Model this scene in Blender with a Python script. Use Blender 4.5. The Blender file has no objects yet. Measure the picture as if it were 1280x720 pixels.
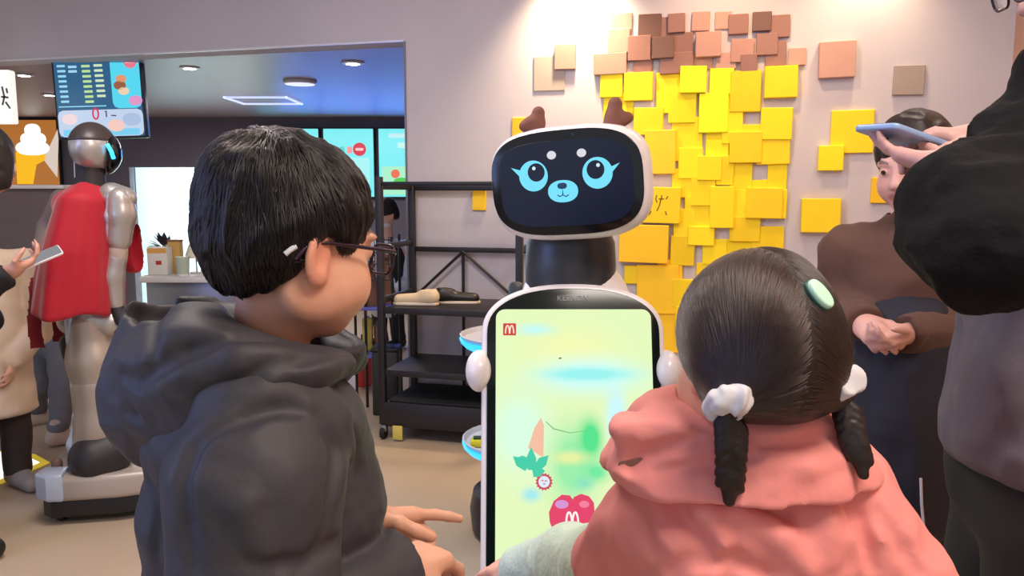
import bpy, bmesh, math, random
import numpy as np
from mathutils import Vector, Matrix

# ---------------------------------------------------------------- camera, world, light, exposure
S = bpy.context.scene
COL = S.collection
CAM_H, FPX = 1.30, 1000.0
PITCH = math.atan(120 / FPX)
cd = bpy.data.cameras.new('camera'); cam = bpy.data.objects.new('camera', cd); COL.objects.link(cam)
cd.sensor_width = 36.0; cd.lens = 36.0 * FPX / 1280.0; cd.clip_start = 0.02
cam.location = (0, 0, CAM_H); cam.rotation_euler = (math.pi / 2 - PITCH, 0, 0)
S.camera = cam
S.view_settings.view_transform = 'Standard'; S.view_settings.look = 'None'
S.view_settings.gamma = 1.0; S.view_settings.use_curve_mapping = False
S.view_settings.exposure = 0.0
S.cycles.use_denoising = True
S.cycles.max_bounces = 6
S.cycles.use_adaptive_sampling = True

def lin(c):
    return tuple(((v / 255) / 12.92 if v <= 10.31 else (((v / 255) + 0.055) / 1.055) ** 2.4) for v in c)

W = bpy.data.worlds.new('world'); S.world = W; W.use_nodes = True
W.node_tree.nodes['Background'].inputs[0].default_value = (0.82, 0.83, 0.90, 1)
W.node_tree.nodes['Background'].inputs[1].default_value = 0.72

def lamp(name, kind, loc, target, power, color=(255, 255, 255), size=0.5, size_y=None, spot=None, blend=0.4):
    l = bpy.data.lights.new(name, kind); o = bpy.data.objects.new(name, l); COL.objects.link(o)
    o.location = loc
    d = Vector(target) - Vector(loc)
    o.rotation_euler = d.to_track_quat('-Z', 'Y').to_euler()
    l.energy = power; l.color = lin(color)
    if kind == 'AREA':
        l.size = size
        if size_y: l.shape = 'RECTANGLE'; l.size_y = size_y
    else:
        l.shadow_soft_size = size
    if spot: l.spot_size = math.radians(spot); l.spot_blend = blend
    return o

# ceiling light panels of the dining room (above and behind the camera)
lamp('ceiling_lamp', 'AREA', (0.9, 0.2, 2.82), (0.85, 0.9, 0), 50, (255, 244, 232), 1.2, 0.6)
lamp('ceiling_lamp', 'AREA', (-1.0, 2.2, 2.82), (-1.0, 2.3, 0), 48, (255, 244, 236), 1.0, 0.6)
lamp('ceiling_lamp', 'AREA', (1.5, 2.6, 2.82), (1.5, 2.7, 0), 12, (255, 238, 220), 0.8, 0.5)
# cool daylight from the shop front at the left
lamp('shop_front_daylight', 'AREA', (-3.2, 0.6, 1.75), (0, 1.3, 1.0), 42, (150, 175, 255), 1.6, 1.8)
# wall washers over the tile picture, then an added centre spot
lamp('wall_washer', 'SPOT', (0.33, 4.18, 2.58), (0.34, 4.36, 1.9), 150, (255, 224, 182), 0.06, spot=96, blend=1.0)
lamp('wall_washer', 'SPOT', (1.68, 3.84, 2.62), (1.70, 4.00, 1.9), 46, (255, 222, 178), 0.06, spot=96, blend=1.0)
lamp('wall_washer', 'SPOT', (1.0, 3.6, 2.80), (1.0, 4.2, 1.1), 66, (255, 208, 158), 0.05, spot=95, blend=0.9)  # extra wide spot, added to spread warm light over the tiles
# kitchen
lamp('kitchen_lamp', 'AREA', (-2.6, 7.2, 2.05), (-2.6, 7.2, 0), 55, (255, 238, 225), 2.6, 1.2)
lamp('menu_board_glow', 'AREA', (-1.5, 8.9, 1.62), (-1.0, 6.6, 2.0), 17, (70, 120, 255), 2.0, 0.7)
lamp('kitchen_lamp', 'AREA', (-3.6, 10.6, 2.05), (-3.6, 11.6, 1.0), 170, (235, 246, 255), 1.6, 0.8)

# ---------------------------------------------------------------- pixel helpers
_c, _s = math.cos(PITCH), math.sin(PITCH)
def ray(px, py):
    u = (px - 640) / FPX; v = (360 - py) / FPX
    return np.array([u, _c + v * _s, -_s + v * _c])
O3 = np.array([0, 0, CAM_H])
def at(px, py, Y):
    r = ray(px, py); return O3 + r * (Y / r[1])
def atz(px, py, z):
    r = ray(px, py); return O3 + r * ((z - CAM_H) / r[2])
def atplane(px, py, p, n):
    r = ray(px, py); return O3 + r * (np.dot(p - O3, n) / np.dot(r, n))
def unit(v):
    v = np.asarray(v, float); return v / np.linalg.norm(v)

# ---------------------------------------------------------------- materials
class NT:
    def __init__(s, m): s.t = m.node_tree; s.n = s.t.nodes; s.l = s.t.links
    def add(s, kind, **kw):
        n = s.n.new(kind)
        for k, v in kw.items(): setattr(n, k, v)
        return n
    def link(s, a, b): s.l.new(a, b)

_M = {}
def mat(name, col, rough=0.5, metal=0.0, var=0.0, scale=8.0, bump=0.0, bscale=60.0, emit=None, estr=0.0,
        sheen=0.0, spec=0.5, coat=0.0, sss=0.0, attr=False, stretch=None):
    if name in _M: return _M[name]
    m = bpy.data.materials.new(name); m.use_nodes = True; t = NT(m)
    b = t.n['Principled BSDF']; c = lin(col)
    b.inputs['Base Color'].default_value = (*c, 1)
    b.inputs['Roughness'].default_value = rough; b.inputs['Metallic'].default_value = metal
    b.inputs['Specular IOR Level'].default_value = spec
    b.inputs['Coat Weight'].default_value = coat
    if sheen:
        b.inputs['Sheen Weight'].default_value = sheen; b.inputs['Sheen Roughness'].default_value = 0.4
    if sss:
        b.inputs['Subsurface Weight'].default_value = sss
        b.inputs['Subsurface Radius'].default_value = (1.0, 0.35, 0.2); b.inputs['Subsurface Scale'].default_value = 0.006
    co = t.add('ShaderNodeTexCoord')
    vec = co.outputs['Object']
    if stretch:
        mp = t.add('ShaderNodeMapping'); mp.inputs['Scale'].default_value = stretch
        t.link(vec, mp.inputs['Vector']); vec = mp.outputs['Vector']
    src = None
    if attr:
        a = t.add('ShaderNodeAttribute', attribute_name='Col'); src = a.outputs['Color']
        t.link(src, b.inputs['Base Color'])
    if var:
        nz = t.add('ShaderNodeTexNoise'); nz.inputs['Scale'].default_value = scale; nz.inputs['Detail'].default_value = 5
        t.link(vec, nz.inputs['Vector'])
        mx = t.add('ShaderNodeMix', data_type='RGBA', blend_type='MULTIPLY')
        mx.inputs['Factor'].default_value = 1.0
        rp = t.add('ShaderNodeValToRGB')
        rp.color_ramp.elements[0].position = 0.3; rp.color_ramp.elements[1].position = 0.7
        lo, hi = 1 - var, 1 + var * 0.6
        rp.color_ramp.elements[0].color = (lo, lo, lo, 1); rp.color_ramp.elements[1].color = (hi, hi, hi, 1)
        t.link(nz.outputs['Fac'], rp.inputs['Fac'])
        if src is not None: t.link(src, mx.inputs[6])
        else: mx.inputs[6].default_value = (*c, 1)
        t.link(rp.outputs['Color'], mx.inputs[7]); t.link(mx.outputs[2], b.inputs['Base Color'])
    if bump:
        nz = t.add('ShaderNodeTexNoise'); nz.inputs['Scale'].default_value = bscale; nz.inputs['Detail'].default_value = 4
        t.link(vec, nz.inputs['Vector'])
        bp = t.add('ShaderNodeBump'); bp.inputs['Strength'].default_value = bump; bp.inputs['Distance'].default_value = 0.004
        t.link(nz.outputs['Fac'], bp.inputs['Height']); t.link(bp.outputs['Normal'], b.inputs['Normal'])
    if emit is not None:
        b.inputs['Emission Color'].default_value = (*lin(emit), 1); b.inputs['Emission Strength'].default_value = estr
    _M[name] = m
    return m

def emat(name, col, strength=1.0):
    """a lit screen or lamp surface: black gloss that gives off light"""
    return mat(name, (8, 8, 8), rough=0.25, emit=col, estr=strength)

def glassm(name, col=(255, 255, 255), rough=0.0):
    if name in _M: return _M[name]
    m = bpy.data.materials.new(name); m.use_nodes = True; b = m.node_tree.nodes['Principled BSDF']
    b.inputs['Base Color'].default_value = (*lin(col), 1); b.inputs['Roughness'].default_value = rough
    b.inputs['Transmission Weight'].default_value = 1.0; b.inputs['IOR'].default_value = 1.08
    _M[name] = m; return m

def hairm(name, col, rough=0.35):
    if name in _M: return _M[name]
    m = bpy.data.materials.new(name); m.use_nodes = True; t = NT(m); t.n.remove(t.n['Principled BSDF'])
    h = t.add('ShaderNodeBsdfHairPrincipled'); h.parametrization = 'COLOR'
    h.inputs['Color'].default_value = (*lin(col), 1); h.inputs['Roughness'].default_value = rough
    h.inputs['Radial Roughness'].default_value = 0.4
    t.link(h.outputs[0], t.n['Material Output'].inputs['Surface'])
    _M[name] = m; return m

# ---------------------------------------------------------------- mesh helpers (vertices in world space)
def newmesh(name, V, F, smooth=None, cols=None):
    me = bpy.data.meshes.new(name)
    V = np.asarray(V, np.float32)
    if isinstance(F, np.ndarray):
        nf, k = F.shape
        me.vertices.add(len(V)); me.vertices.foreach_set('co', V.ravel())
        me.loops.add(nf * k); me.loops.foreach_set('vertex_index', F.astype(np.int32).ravel())
        me.polygons.add(nf); me.polygons.foreach_set('loop_start', np.arange(0, nf * k, k, dtype=np.int32))
        me.update(calc_edges=True); me.validate()
    else:
        me.from_pydata(V.tolist(), [], F); me.update()
    if smooth is not None:
        me.shade_smooth()
        if smooth < 179: me.set_sharp_from_angle(angle=math.radians(smooth))
    if cols is not None:
        a = me.color_attributes.new('Col', 'FLOAT_COLOR', 'POINT')
        cc = np.ones((len(V), 4), np.float32); cc[:, :3] = cols
        a.data.foreach_set('color', cc.ravel())
    return me

def base_of(o):
    return np.array(o.matrix_world.translation) if o.parent is None else base_of(o.parent) + np.array(o.location)

def put(name, VF, material, parent=None, smooth=40, loc=None, cols=None, kind=None):
    V, F = VF
    V = np.asarray(V, float)
    if parent is not None:
        org = np.array(parent['_org']); l = (0, 0, 0)
    else:
        org = np.array(loc) if loc is not None else np.array([V[:, 0].mean(), V[:, 1].mean(), V[:, 2].min()])
        l = org
    me = newmesh(name, V - org, F, smooth, cols)
    mats = material if isinstance(material, (list, tuple)) else [material]
    for m in mats: me.materials.append(m)
    o = bpy.data.objects.new(name, me); COL.objects.link(o)
    o.location = l; o['_org'] = [float(x) for x in org]
    if parent is not None: o.parent = parent
    if kind: o['kind'] = kind
    return o

def thing(name, label, cat, loc, group=None):
    o = bpy.data.objects.new(name, None); COL.objects.link(o); o.location = tuple(loc); o.empty_display_size = 0.1
    o['_org'] = [float(x) for x in loc]; o['label'] = label; o['category'] = cat
    if group: o['group'] = group
    return o
def tag(o, label, cat, group=None):
    o['label'] = label; o['category'] = cat
    if group: o['group'] = group
    return o
def struct(name, VF, m, smooth=None, loc=None):
    o = put(name, VF, m, None, smooth, loc); o['kind'] = 'structure'; return o

def join(*parts):
    V, F, n = [], [], 0
    for v, f in parts:
        v = np.asarray(v, float); V.append(v)
        F += [[int(i) + n for i in q] for q in f]; n += len(v)
    return np.concatenate(V), F

def frame(x, y):
    """3x3 whose columns are x, y, x cross y"""
    x = unit(x); z = unit(np.cross(x, y)); y = np.cross(z, x)
    return np.stack([x, y, z], 1)

def box(c, size, R=None, bevel=0.0, seg=2):
    bm = bmesh.new(); bmesh.ops.create_cube(bm, size=1.0)
    for v in bm.verts: v.co = Vector((v.co.x * size[0], v.co.y * size[1], v.co.z * size[2]))
    if bevel:
        bmesh.ops.bevel(bm, geom=bm.edges[:], offset=bevel, segments=seg, affect='EDGES', profile=0.5, clamp_overlap=True)
    bm.verts.ensure_lookup_table()
    V = np.array([v.co[:] for v in bm.verts]); F = [[v.index for v in f.verts] for f in bm.faces]
    bm.free()
    if R is not None: V = V @ np.asarray(R).T
    return V + np.asarray(c), F

def tube(path, r, n=8, caps=True):
    path = np.asarray(path, float); m = len(path)
    rr = np.full(m, r) if np.isscalar(r) else np.asarray(r, float)
    T = np.gradient(path, axis=0); T /= np.linalg.norm(T, axis=1)[:, None] + 1e-12
    a = np.array([0, 0, 1.0]) if abs(T[0][2]) < 0.9 else np.array([1.0, 0, 0])
    u = unit(np.cross(T[0], a)); V = []
    th = np.linspace(0, 2 * math.pi, n, endpoint=False)
    for i in range(m):
        u = unit(u - T[i] * np.dot(u, T[i])); w = np.cross(T[i], u)
        V.append(path[i] + rr[i] * (np.cos(th)[:, None] * u + np.sin(th)[:, None] * w))
    V = np.concatenate(V); F = []
    for i in range(m - 1):
        for j in range(n):
            k = (j + 1) % n
            F.append([i * n + j, i * n + k, (i + 1) * n + k, (i + 1) * n + j])
    if caps: F.append(list(range(n))[::-1]); F.append([(m - 1) * n + j for j in range(n)])
    return V, F

def lathe(prof, c, n=24, R=None, sx=1.0, sy=1.0):
    th = np.linspace(0, 2 * math.pi, n, endpoint=False); V = []
    for r, z in prof:
        V.append(np.stack([r * sx * np.cos(th), r * sy * np.sin(th), np.full(n, z)], 1))
    V = np.concatenate(V); F = []; m = len(prof)
    for i in range(m - 1):
        for j in range(n):
            k = (j + 1) % n; F.append([i * n + j, i * n + k, (i + 1) * n + k, (i + 1) * n + j])
    F.append(list(range(n))[::-1]); F.append([(m - 1) * n + j for j in range(n)])
    if R is not None: V = V @ np.asarray(R).T
    return V + np.asarray(c), F

def rrect(w, h, r, n=8):
    P = []
    for cx, cy, a0 in ((w / 2 - r, h / 2 - r, 0), (-w / 2 + r, h / 2 - r, 90), (-w / 2 + r, -h / 2 + r, 180), (w / 2 - r, -h / 2 + r, 270)):
        for k in range(n + 1):
            a = math.radians(a0 + 90 * k / n); P.append((cx + r * math.cos(a), cy + r * math.sin(a)))
    return np.array(P)
def superell(a, b, e=4.0, n=64):
    t = np.linspace(0, 2 * math.pi, n, endpoint=False)
    c, s = np.cos(t), np.sin(t)
    return np.stack([a * np.sign(c) * np.abs(c) ** (2 / e), b * np.sign(s) * np.abs(s) ** (2 / e)], 1)
def circ(r, n=24, ry=None):
    t = np.linspace(0, 2 * math.pi, n, endpoint=False)
    return np.stack([r * np.cos(t), (ry or r) * np.sin(t)], 1)

def inset(P, d):
    """shrink a convex outline by d"""
    P = np.asarray(P, float); a = np.roll(P, 1, 0); b = np.roll(P, -1, 0)
    t = b - a; t /= np.linalg.norm(t, axis=1)[:, None] + 1e-12
    return P + d * np.stack([-t[:, 1], t[:, 0]], 1)

def slab(P, z0, z1, bev, org, X, Y, seg=3, both=True):
    """outline P (counter clockwise, in the plane X, Y) swept from z0 to z1 along X x Y, rounded edges"""
    Z = np.cross(X, Y); rings = []
    if both:
        for k in range(seg):
            a = math.pi / 2 * k / seg; rings.append((bev * (1 - math.sin(a)), z0 + bev * (1 - math.cos(a))))
        rings.append((0, z0 + bev))
    else: rings.append((0, z0))
    rings.append((0, z1 - bev))
    for k in range(1, seg + 1):
        a = math.pi / 2 * k / seg; rings.append((bev * (1 - math.cos(a)), z1 - bev * (1 - math.sin(a))))
    V = []; n = len(P)
    for d, z in rings:
        Q = inset(P, d) if d > 1e-9 else np.asarray(P, float)
        V.append(org + Q[:, :1] * X + Q[:, 1:2] * Y + z * Z)
    V = np.concatenate(V); F = []; m = len(rings)
    for i in range(m - 1):
        for j in range(n):
            k = (j + 1) % n; F.append([i * n + j, i * n + k, (i + 1) * n + k, (i + 1) * n + j])
    F.append(list(range(n))[::-1]); F.append([(m - 1) * n + j for j in range(n)])
    return V, F

def flat(P, z, org, X, Y, th=0.0006):
    """a thin printed shape lying on a plane"""
    return slab(np.asarray(P, float), z, z + th, th * 0.2, org, X, Y, seg=1, both=False)
def stroke(pts, w):
    """outline of a thick polyline"""
    p = np.asarray(pts, float); t = np.gradient(p, axis=0); t /= np.linalg.norm(t, axis=1)[:, None] + 1e-12
    n = np.stack([-t[:, 1], t[:, 0]], 1); ww = np.asarray(w, float).reshape(-1, 1) if not np.isscalar(w) else w
    return np.concatenate([p - n * ww / 2, (p + n * ww / 2)[::-1]])
def strip(pts, w, z, org, X, Y, th=0.0006):
    p = np.asarray(pts, float); t = np.gradient(p, axis=0); t /= np.linalg.norm(t, axis=1)[:, None] + 1e-12
    n = np.stack([-t[:, 1], t[:, 0]], 1) * (np.asarray(w).reshape(-1, 1) if not np.isscalar(w) else w) / 2
    Z = np.cross(X, Y); L = len(p)
    q = np.concatenate([p - n, p + n]); V = org + q[:, :1] * X + q[:, 1:2] * Y + (z + th) * Z
    return V, [[i, i + 1, L + i + 1, L + i] for i in range(L - 1)]

# ---------------------------------------------------------------- signed distance modelling (figures, cloth)
_rng = np.random.default_rng(7)
_T = _rng.random((32, 32, 32)).astype(np.float32) * 2 - 1
def noise(P, sc, seed=0):
    q = P * np.float32(sc) + np.float32(seed * 7.31); i = np.floor(q).astype(np.int32); f = (q - i).astype(np.float32)
    f = f * f * (3 - 2 * f); i &= 31; j = (i + 1) & 31
    x0, y0, z0 = i[:, 0], i[:, 1], i[:, 2]; x1, y1, z1 = j[:, 0], j[:, 1], j[:, 2]
    fx, fy, fz = f[:, 0], f[:, 1], f[:, 2]
    def L(a, b, t): return a + (b - a) * t
    return L(L(L(_T[x0, y0, z0], _T[x1, y0, z0], fx), L(_T[x0, y1, z0], _T[x1, y1, z0], fx), fy),
             L(L(_T[x0, y0, z1], _T[x1, y0, z1], fx), L(_T[x0, y1, z1], _T[x1, y1, z1], fx), fy), fz)
def ridge(P, sc, seed=0):
    return 1 - 2 * np.abs(noise(P, sc, seed))
def f32(a): return np.asarray(a, np.float32)
def smin(a, b, k):
    h = np.maximum(k - np.abs(a - b), 0) / k; return np.minimum(a, b) - h * h * k * 0.25
def smax(a, b, k): return -smin(-a, -b, k)
def cap(P, a, b, ra, rb=None):
    a, b = f32(a), f32(b); rb = ra if rb is None else rb
    d = b - a; t = np.clip(((P - a) @ d) / (d @ d + 1e-12), 0, 1)
    return np.linalg.norm(P - a - t[:, None] * d, axis=1) - (ra + (rb - ra) * t)
def ell(P, c, r, R=None):
    q = P - f32(c)
    if R is not None: q = q @ f32(R)
    r = f32(r); k0 = np.linalg.norm(q / r, axis=1); k1 = np.linalg.norm(q / (r * r), axis=1) + 1e-9
    return k0 * (k0 - 1) / k1
def rbox(P, c, h, r, R=None):
    q = P - f32(c)
    if R is not None: q = q @ f32(R)
    q = np.abs(q) - (f32(h) - r)
    return np.linalg.norm(np.maximum(q, 0), axis=1) + np.minimum(q.max(1), 0) - r
def plane(P, p, n):
    return (P - f32(p)) @ f32(unit(n))
def chain(P, pts, rad, k):
    d = None
    for i in range(len(pts) - 1):
        e = cap(P, pts[i], pts[i + 1], rad[i], rad[i + 1]); d = e if d is None else smin(d, e, k)
    return d

def surf(f, lo, hi, h, lip=1.5, B=8):
    lo, hi = np.asarray(lo, float), np.asarray(hi, float)
    nb = np.maximum(np.ceil((hi - lo) / (h * B)).astype(int), 1)
    N = nb * B
    g = np.stack(np.meshgrid(*[np.arange(k) for k in nb], indexing='ij'), -1).reshape(-1, 3)
    ctr = (lo + (g * B + (B - 1) / 2) * h).astype(np.float32)
    fc = f(ctr); act = np.abs(fc) < (B * h * 0.87 * lip + h)
    D = np.empty((nb[0], nb[1], nb[2], B, B, B), np.float32)
    D.reshape(-1, B ** 3)[:] = fc[:, None]
    off = np.stack(np.meshgrid(*[np.arange(B)] * 3, indexing='ij'), -1).reshape(-1, 3)
    ids = np.nonzero(act)[0]; flatD = D.reshape(-1, B ** 3)
    for s in range(0, len(ids), 600):
        k = ids[s:s + 600]
        p = (lo + (g[k][:, None, :] * B + off[None]) * h).astype(np.float32).reshape(-1, 3)
        flatD[k] = f(p).reshape(len(k), -1)
    D = D.transpose(0, 3, 1, 4, 2, 5).reshape(N)
    I = D < 0
    cnt = np.zeros(N - 1, np.int8)
    for a in (0, 1):
        for b in (0, 1):
            for c in (0, 1):
                cnt += I[a:N[0] - 1 + a, b:N[1] - 1 + b, c:N[2] - 1 + c]
    cells = np.argwhere((cnt > 0) & (cnt < 8))
    idx = np.full(N - 1, -1, np.int32); idx[tuple(cells.T)] = np.arange(len(cells))
    acc = np.zeros((len(cells), 3)); num = np.zeros(len(cells))
    corner = [(a, b, c) for a in (0, 1) for b in (0, 1) for c in (0, 1)]
    val = {o: D[cells[:, 0] + o[0], cells[:, 1] + o[1], cells[:, 2] + o[2]] for o in corner}
    for o in corner:
        for ax in range(3):
            if o[ax]: continue
            e = list(o); e[ax] = 1; e = tuple(e)
            a, b = val[o], val[e]; m = (a < 0) != (b < 0)
            t = np.where(m, a / np.where(m, a - b, 1), 0)
            pos = np.tile(np.array(o, float), (len(cells), 1)); pos[:, ax] = t
            acc[m] += pos[m]; num[m] += 1
    V = lo + (cells + acc / num[:, None]) * h
    Fs = []
    for ax in range(3):
        b, c = (ax + 1) % 3, (ax + 2) % 3
        sl0 = [slice(None)] * 3; sl1 = [slice(None)] * 3; sl0[ax] = slice(0, -1); sl1[ax] = slice(1, None)
        A, Bq = I[tuple(sl0)], I[tuple(sl1)]
        e = np.argwhere(A != Bq)
        e = e[(e[:, b] > 0) & (e[:, c] > 0) & (e[:, b] < N[b] - 1) & (e[:, c] < N[c] - 1)]
        if not len(e): continue
        ins = I[tuple(e.T)]
        def g_(db, dc):
            q = e.copy(); q[:, b] -= db; q[:, c] -= dc; return idx[tuple(q.T)]
        quad = np.stack([g_(1, 1), g_(0, 1), g_(0, 0), g_(1, 0)], 1)
        quad[~ins] = quad[~ins][:, ::-1]; Fs.append(quad)
    F = np.concatenate(Fs)
    F = F[(F >= 0).all(1)]
    return V, F

def relax(VF, it=1, k=0.5):
    V, F = VF
    e = np.concatenate([F[:, [0, 1]], F[:, [1, 2]], F[:, [2, 3]], F[:, [3, 0]]])
    for _ in range(it):
        s = np.zeros_like(V); n = np.zeros(len(V))
        for a, b in ((0, 1), (1, 0)):
            np.add.at(s, e[:, a], V[e[:, b]]); np.add.at(n, e[:, a], 1)
        V = V + k * (s / np.maximum(n, 1)[:, None] - V)
    return V, F

def grad(f, P, e=0.002):
    P = f32(P); g = np.zeros_like(P)
    for a in range(3):
        d = np.zeros(3, np.float32); d[a] = e; g[:, a] = f(P + d) - f(P - d)
    return g / (np.linalg.norm(g, axis=1)[:, None] + 1e-9)

def hit(f, px, py, t=.35, n=90):
    """where the camera ray through a pixel of the photograph meets the surface f = 0"""
    r = unit(ray(px, py))
    for _ in range(n):
        d = float(f(f32((O3 + r * t)[None]))[0]); t += d * .7
        if abs(d) < 2e-4: break
    return O3 + r * t
def creased(f, lines, k=.010):
    """cloth with drawn folds: (points, radius, depth); depth > 0 presses a crease in, < 0 raises a roll"""
    L = []
    for pts, r, dep in lines:
        P3 = []
        for p in pts:
            h = hit(f, *p); n = grad(f, h[None], .006)[0]; P3.append(h + n * (r - dep if dep > 0 else -(r + dep)))
        P3 = np.array(P3); c = P3.mean(0); rad = np.linalg.norm(P3 - c, axis=1).max() + r + .05
        if rad > .6: continue
        prof = [r * (.55 if i in (0, len(P3) - 1) else 1.0) for i in range(len(P3))]
        L.append((P3, c, rad, prof, dep))
    def g(P):
        d = f(P)
        for P3, c, rad, prof, dep in L:
            m = np.linalg.norm(P - f32(c), axis=1) < rad
            if m.any():
                e = chain(P[m], P3, prof, .004)
                d[m] = smax(d[m], -e, k) if dep > 0 else smin(d[m], e, k * 1.6)
        return d
    return g
def cuffcut(P, d, w, dr, r=.07, k=.008):
    """end a sleeve cleanly at the wrist w (dr points to the hand)"""
    dr = unit(dr); c = np.asarray(w) + dr * r * .98
    m = np.linalg.norm(P - f32(c), axis=1) < r * 1.25
    out = d.copy(); out[m] = smax(d[m], plane(P[m], w, dr) * np.float32(1), k); return out
def strands(name, f, roots, flow, length, lift, parent, material, radius=0.0006, steps=8, seed=1, jitter=0.25, wave=0.0):
    """combed hair: curves that run over the surface f = 0"""
    rg = np.random.default_rng(seed); P = f32(roots); n = len(P)
    for _ in range(3): P = P - grad(f, P) * f(P)[:, None]
    L = length * (0.65 + 0.6 * rg.random(n)).astype(np.float32); st = L / steps
    jit = (rg.normal(size=(n, 3)) * jitter).astype(np.float32)
    out = [P]
    lf = lift * (0.3 + 0.9 * rg.random(n)).astype(np.float32)
    for k in range(1, steps + 1):
        nr = grad(f, P); t = flow(P) + jit; t = t - nr * np.sum(t * nr, 1)[:, None]
        t /= np.linalg.norm(t, axis=1)[:, None] + 1e-9
        P = P + t * st[:, None]
        nr = grad(f, P); P = P - nr * (f(P) - lf * math.sin(math.pi * (0.12 + 0.78 * k / steps)))[:, None]
        out.append(P)
    A = np.stack(out, 1)
    cu = bpy.data.hair_curves.new(name); cu.add_curves([steps + 1] * n)
    org = np.array(parent['_org'])
    cu.attributes['position'].data.foreach_set('vector', (A - org).astype(np.float32).ravel())
    ra = cu.attributes.get('radius') or cu.attributes.new('radius', 'FLOAT', 'POINT')
    prof = radius * np.linspace(1.0, 0.25, steps + 1)
    ra.data.foreach_set('value', np.tile(prof, n).astype(np.float32))
    cu.materials.append(material)
    o = bpy.data.objects.new(name, cu); COL.objects.link(o); o.parent = parent; o['_org'] = parent['_org']; o['kind'] = 'stuff'
    return o

# ---- figure parts
def head_sdf(P, c, f, u, s=1.0, child=0.0, ears=True):
    """head, face forward along f, up u; returns distance"""
    R = hframe(f, u)
    q = ((P - f32(c)) @ f32(R)) / np.float32(s)
    d = ell(q, (0, -0.012, 0.035), (0.074 + .002 * child, 0.094, 0.086))
    d = smin(d, ell(q, (0, 0.022, -0.030), (0.061 + 0.006 * child, 0.068, 0.078 - .006 * child)), 0.03)
    d = smin(d, ell(q, (0, 0.062, -0.088 + .008 * child), (0.026, 0.024, 0.022)), 0.03)
    for m in (-1, 1):
        d = smin(d, ell(q, (m * 0.038, 0.052, -0.040), (0.026 + .006 * child, 0.032, 0.032)), 0.03)
        d = smin(d, ell(q, (m * 0.058, 0.0, -0.058), (0.012, 0.03, 0.022)), 0.03)
        d = smin(d, ell(q, (m * 0.030, 0.078, 0.024), (0.024, 0.012, 0.008)), 0.016)
        d = smax(d, -ell(q, (m * 0.031, 0.098, 0.006), (0.019, 0.013, 0.012)), 0.012)
        d = smin(d, ell(q, (m * 0.031, 0.079, 0.005), (0.014, 0.012, 0.011)), 0.004)
        d = smin(d, ell(q, (m * 0.011, 0.095, -0.030), (0.008, 0.008, 0.007)), 0.008)
    d = smin(d, cap(q, (0, 0.086, 0.008), (0, 0.103 - .006 * child, -0.027), 0.007, 0.011), 0.014)
    d = smin(d, ell(q, (0, 0.084, -0.053), (0.022, 0.012, 0.005)), 0.007)
    d = smin(d, ell(q, (0, 0.083, -0.064), (0.019, 0.011, 0.0055)), 0.006)
    d = smax(d, -cap(q, (-0.02, 0.092, -0.0585), (0.02, 0.092, -0.0585), 0.0016), 0.004)
    if ears:
        for m in (-1, 1):
            Re = frame((1, -m * 0.0 - 0.35 * m * 0, 0), (0, 1, 0))
            a = 0.35 * m
            Re = np.array([[math.cos(a), -math.sin(a), 0], [math.sin(a), math.cos(a), 0], [0, 0, 1]])
            e = ell(q, (m * 0.080, -0.010, -0.012), (0.0075, 0.019, 0.031), Re)
            e = smax(e, -ell(q, (m * 0.0865, -0.006, -0.008), (0.006, 0.011, 0.019), Re), 0.005)
            e = smin(e, ell(q, (m * 0.079, -0.004, -0.034), (0.006, 0.009, 0.010)), 0.008)
            d = smin(d, e, 0.008)
    return d * s

def hframe(f, u):
    f = unit(f); r = unit(np.cross(f, u)); u2 = np.cross(r, f)
    return np.stack([r, f, u2], 1)

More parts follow.
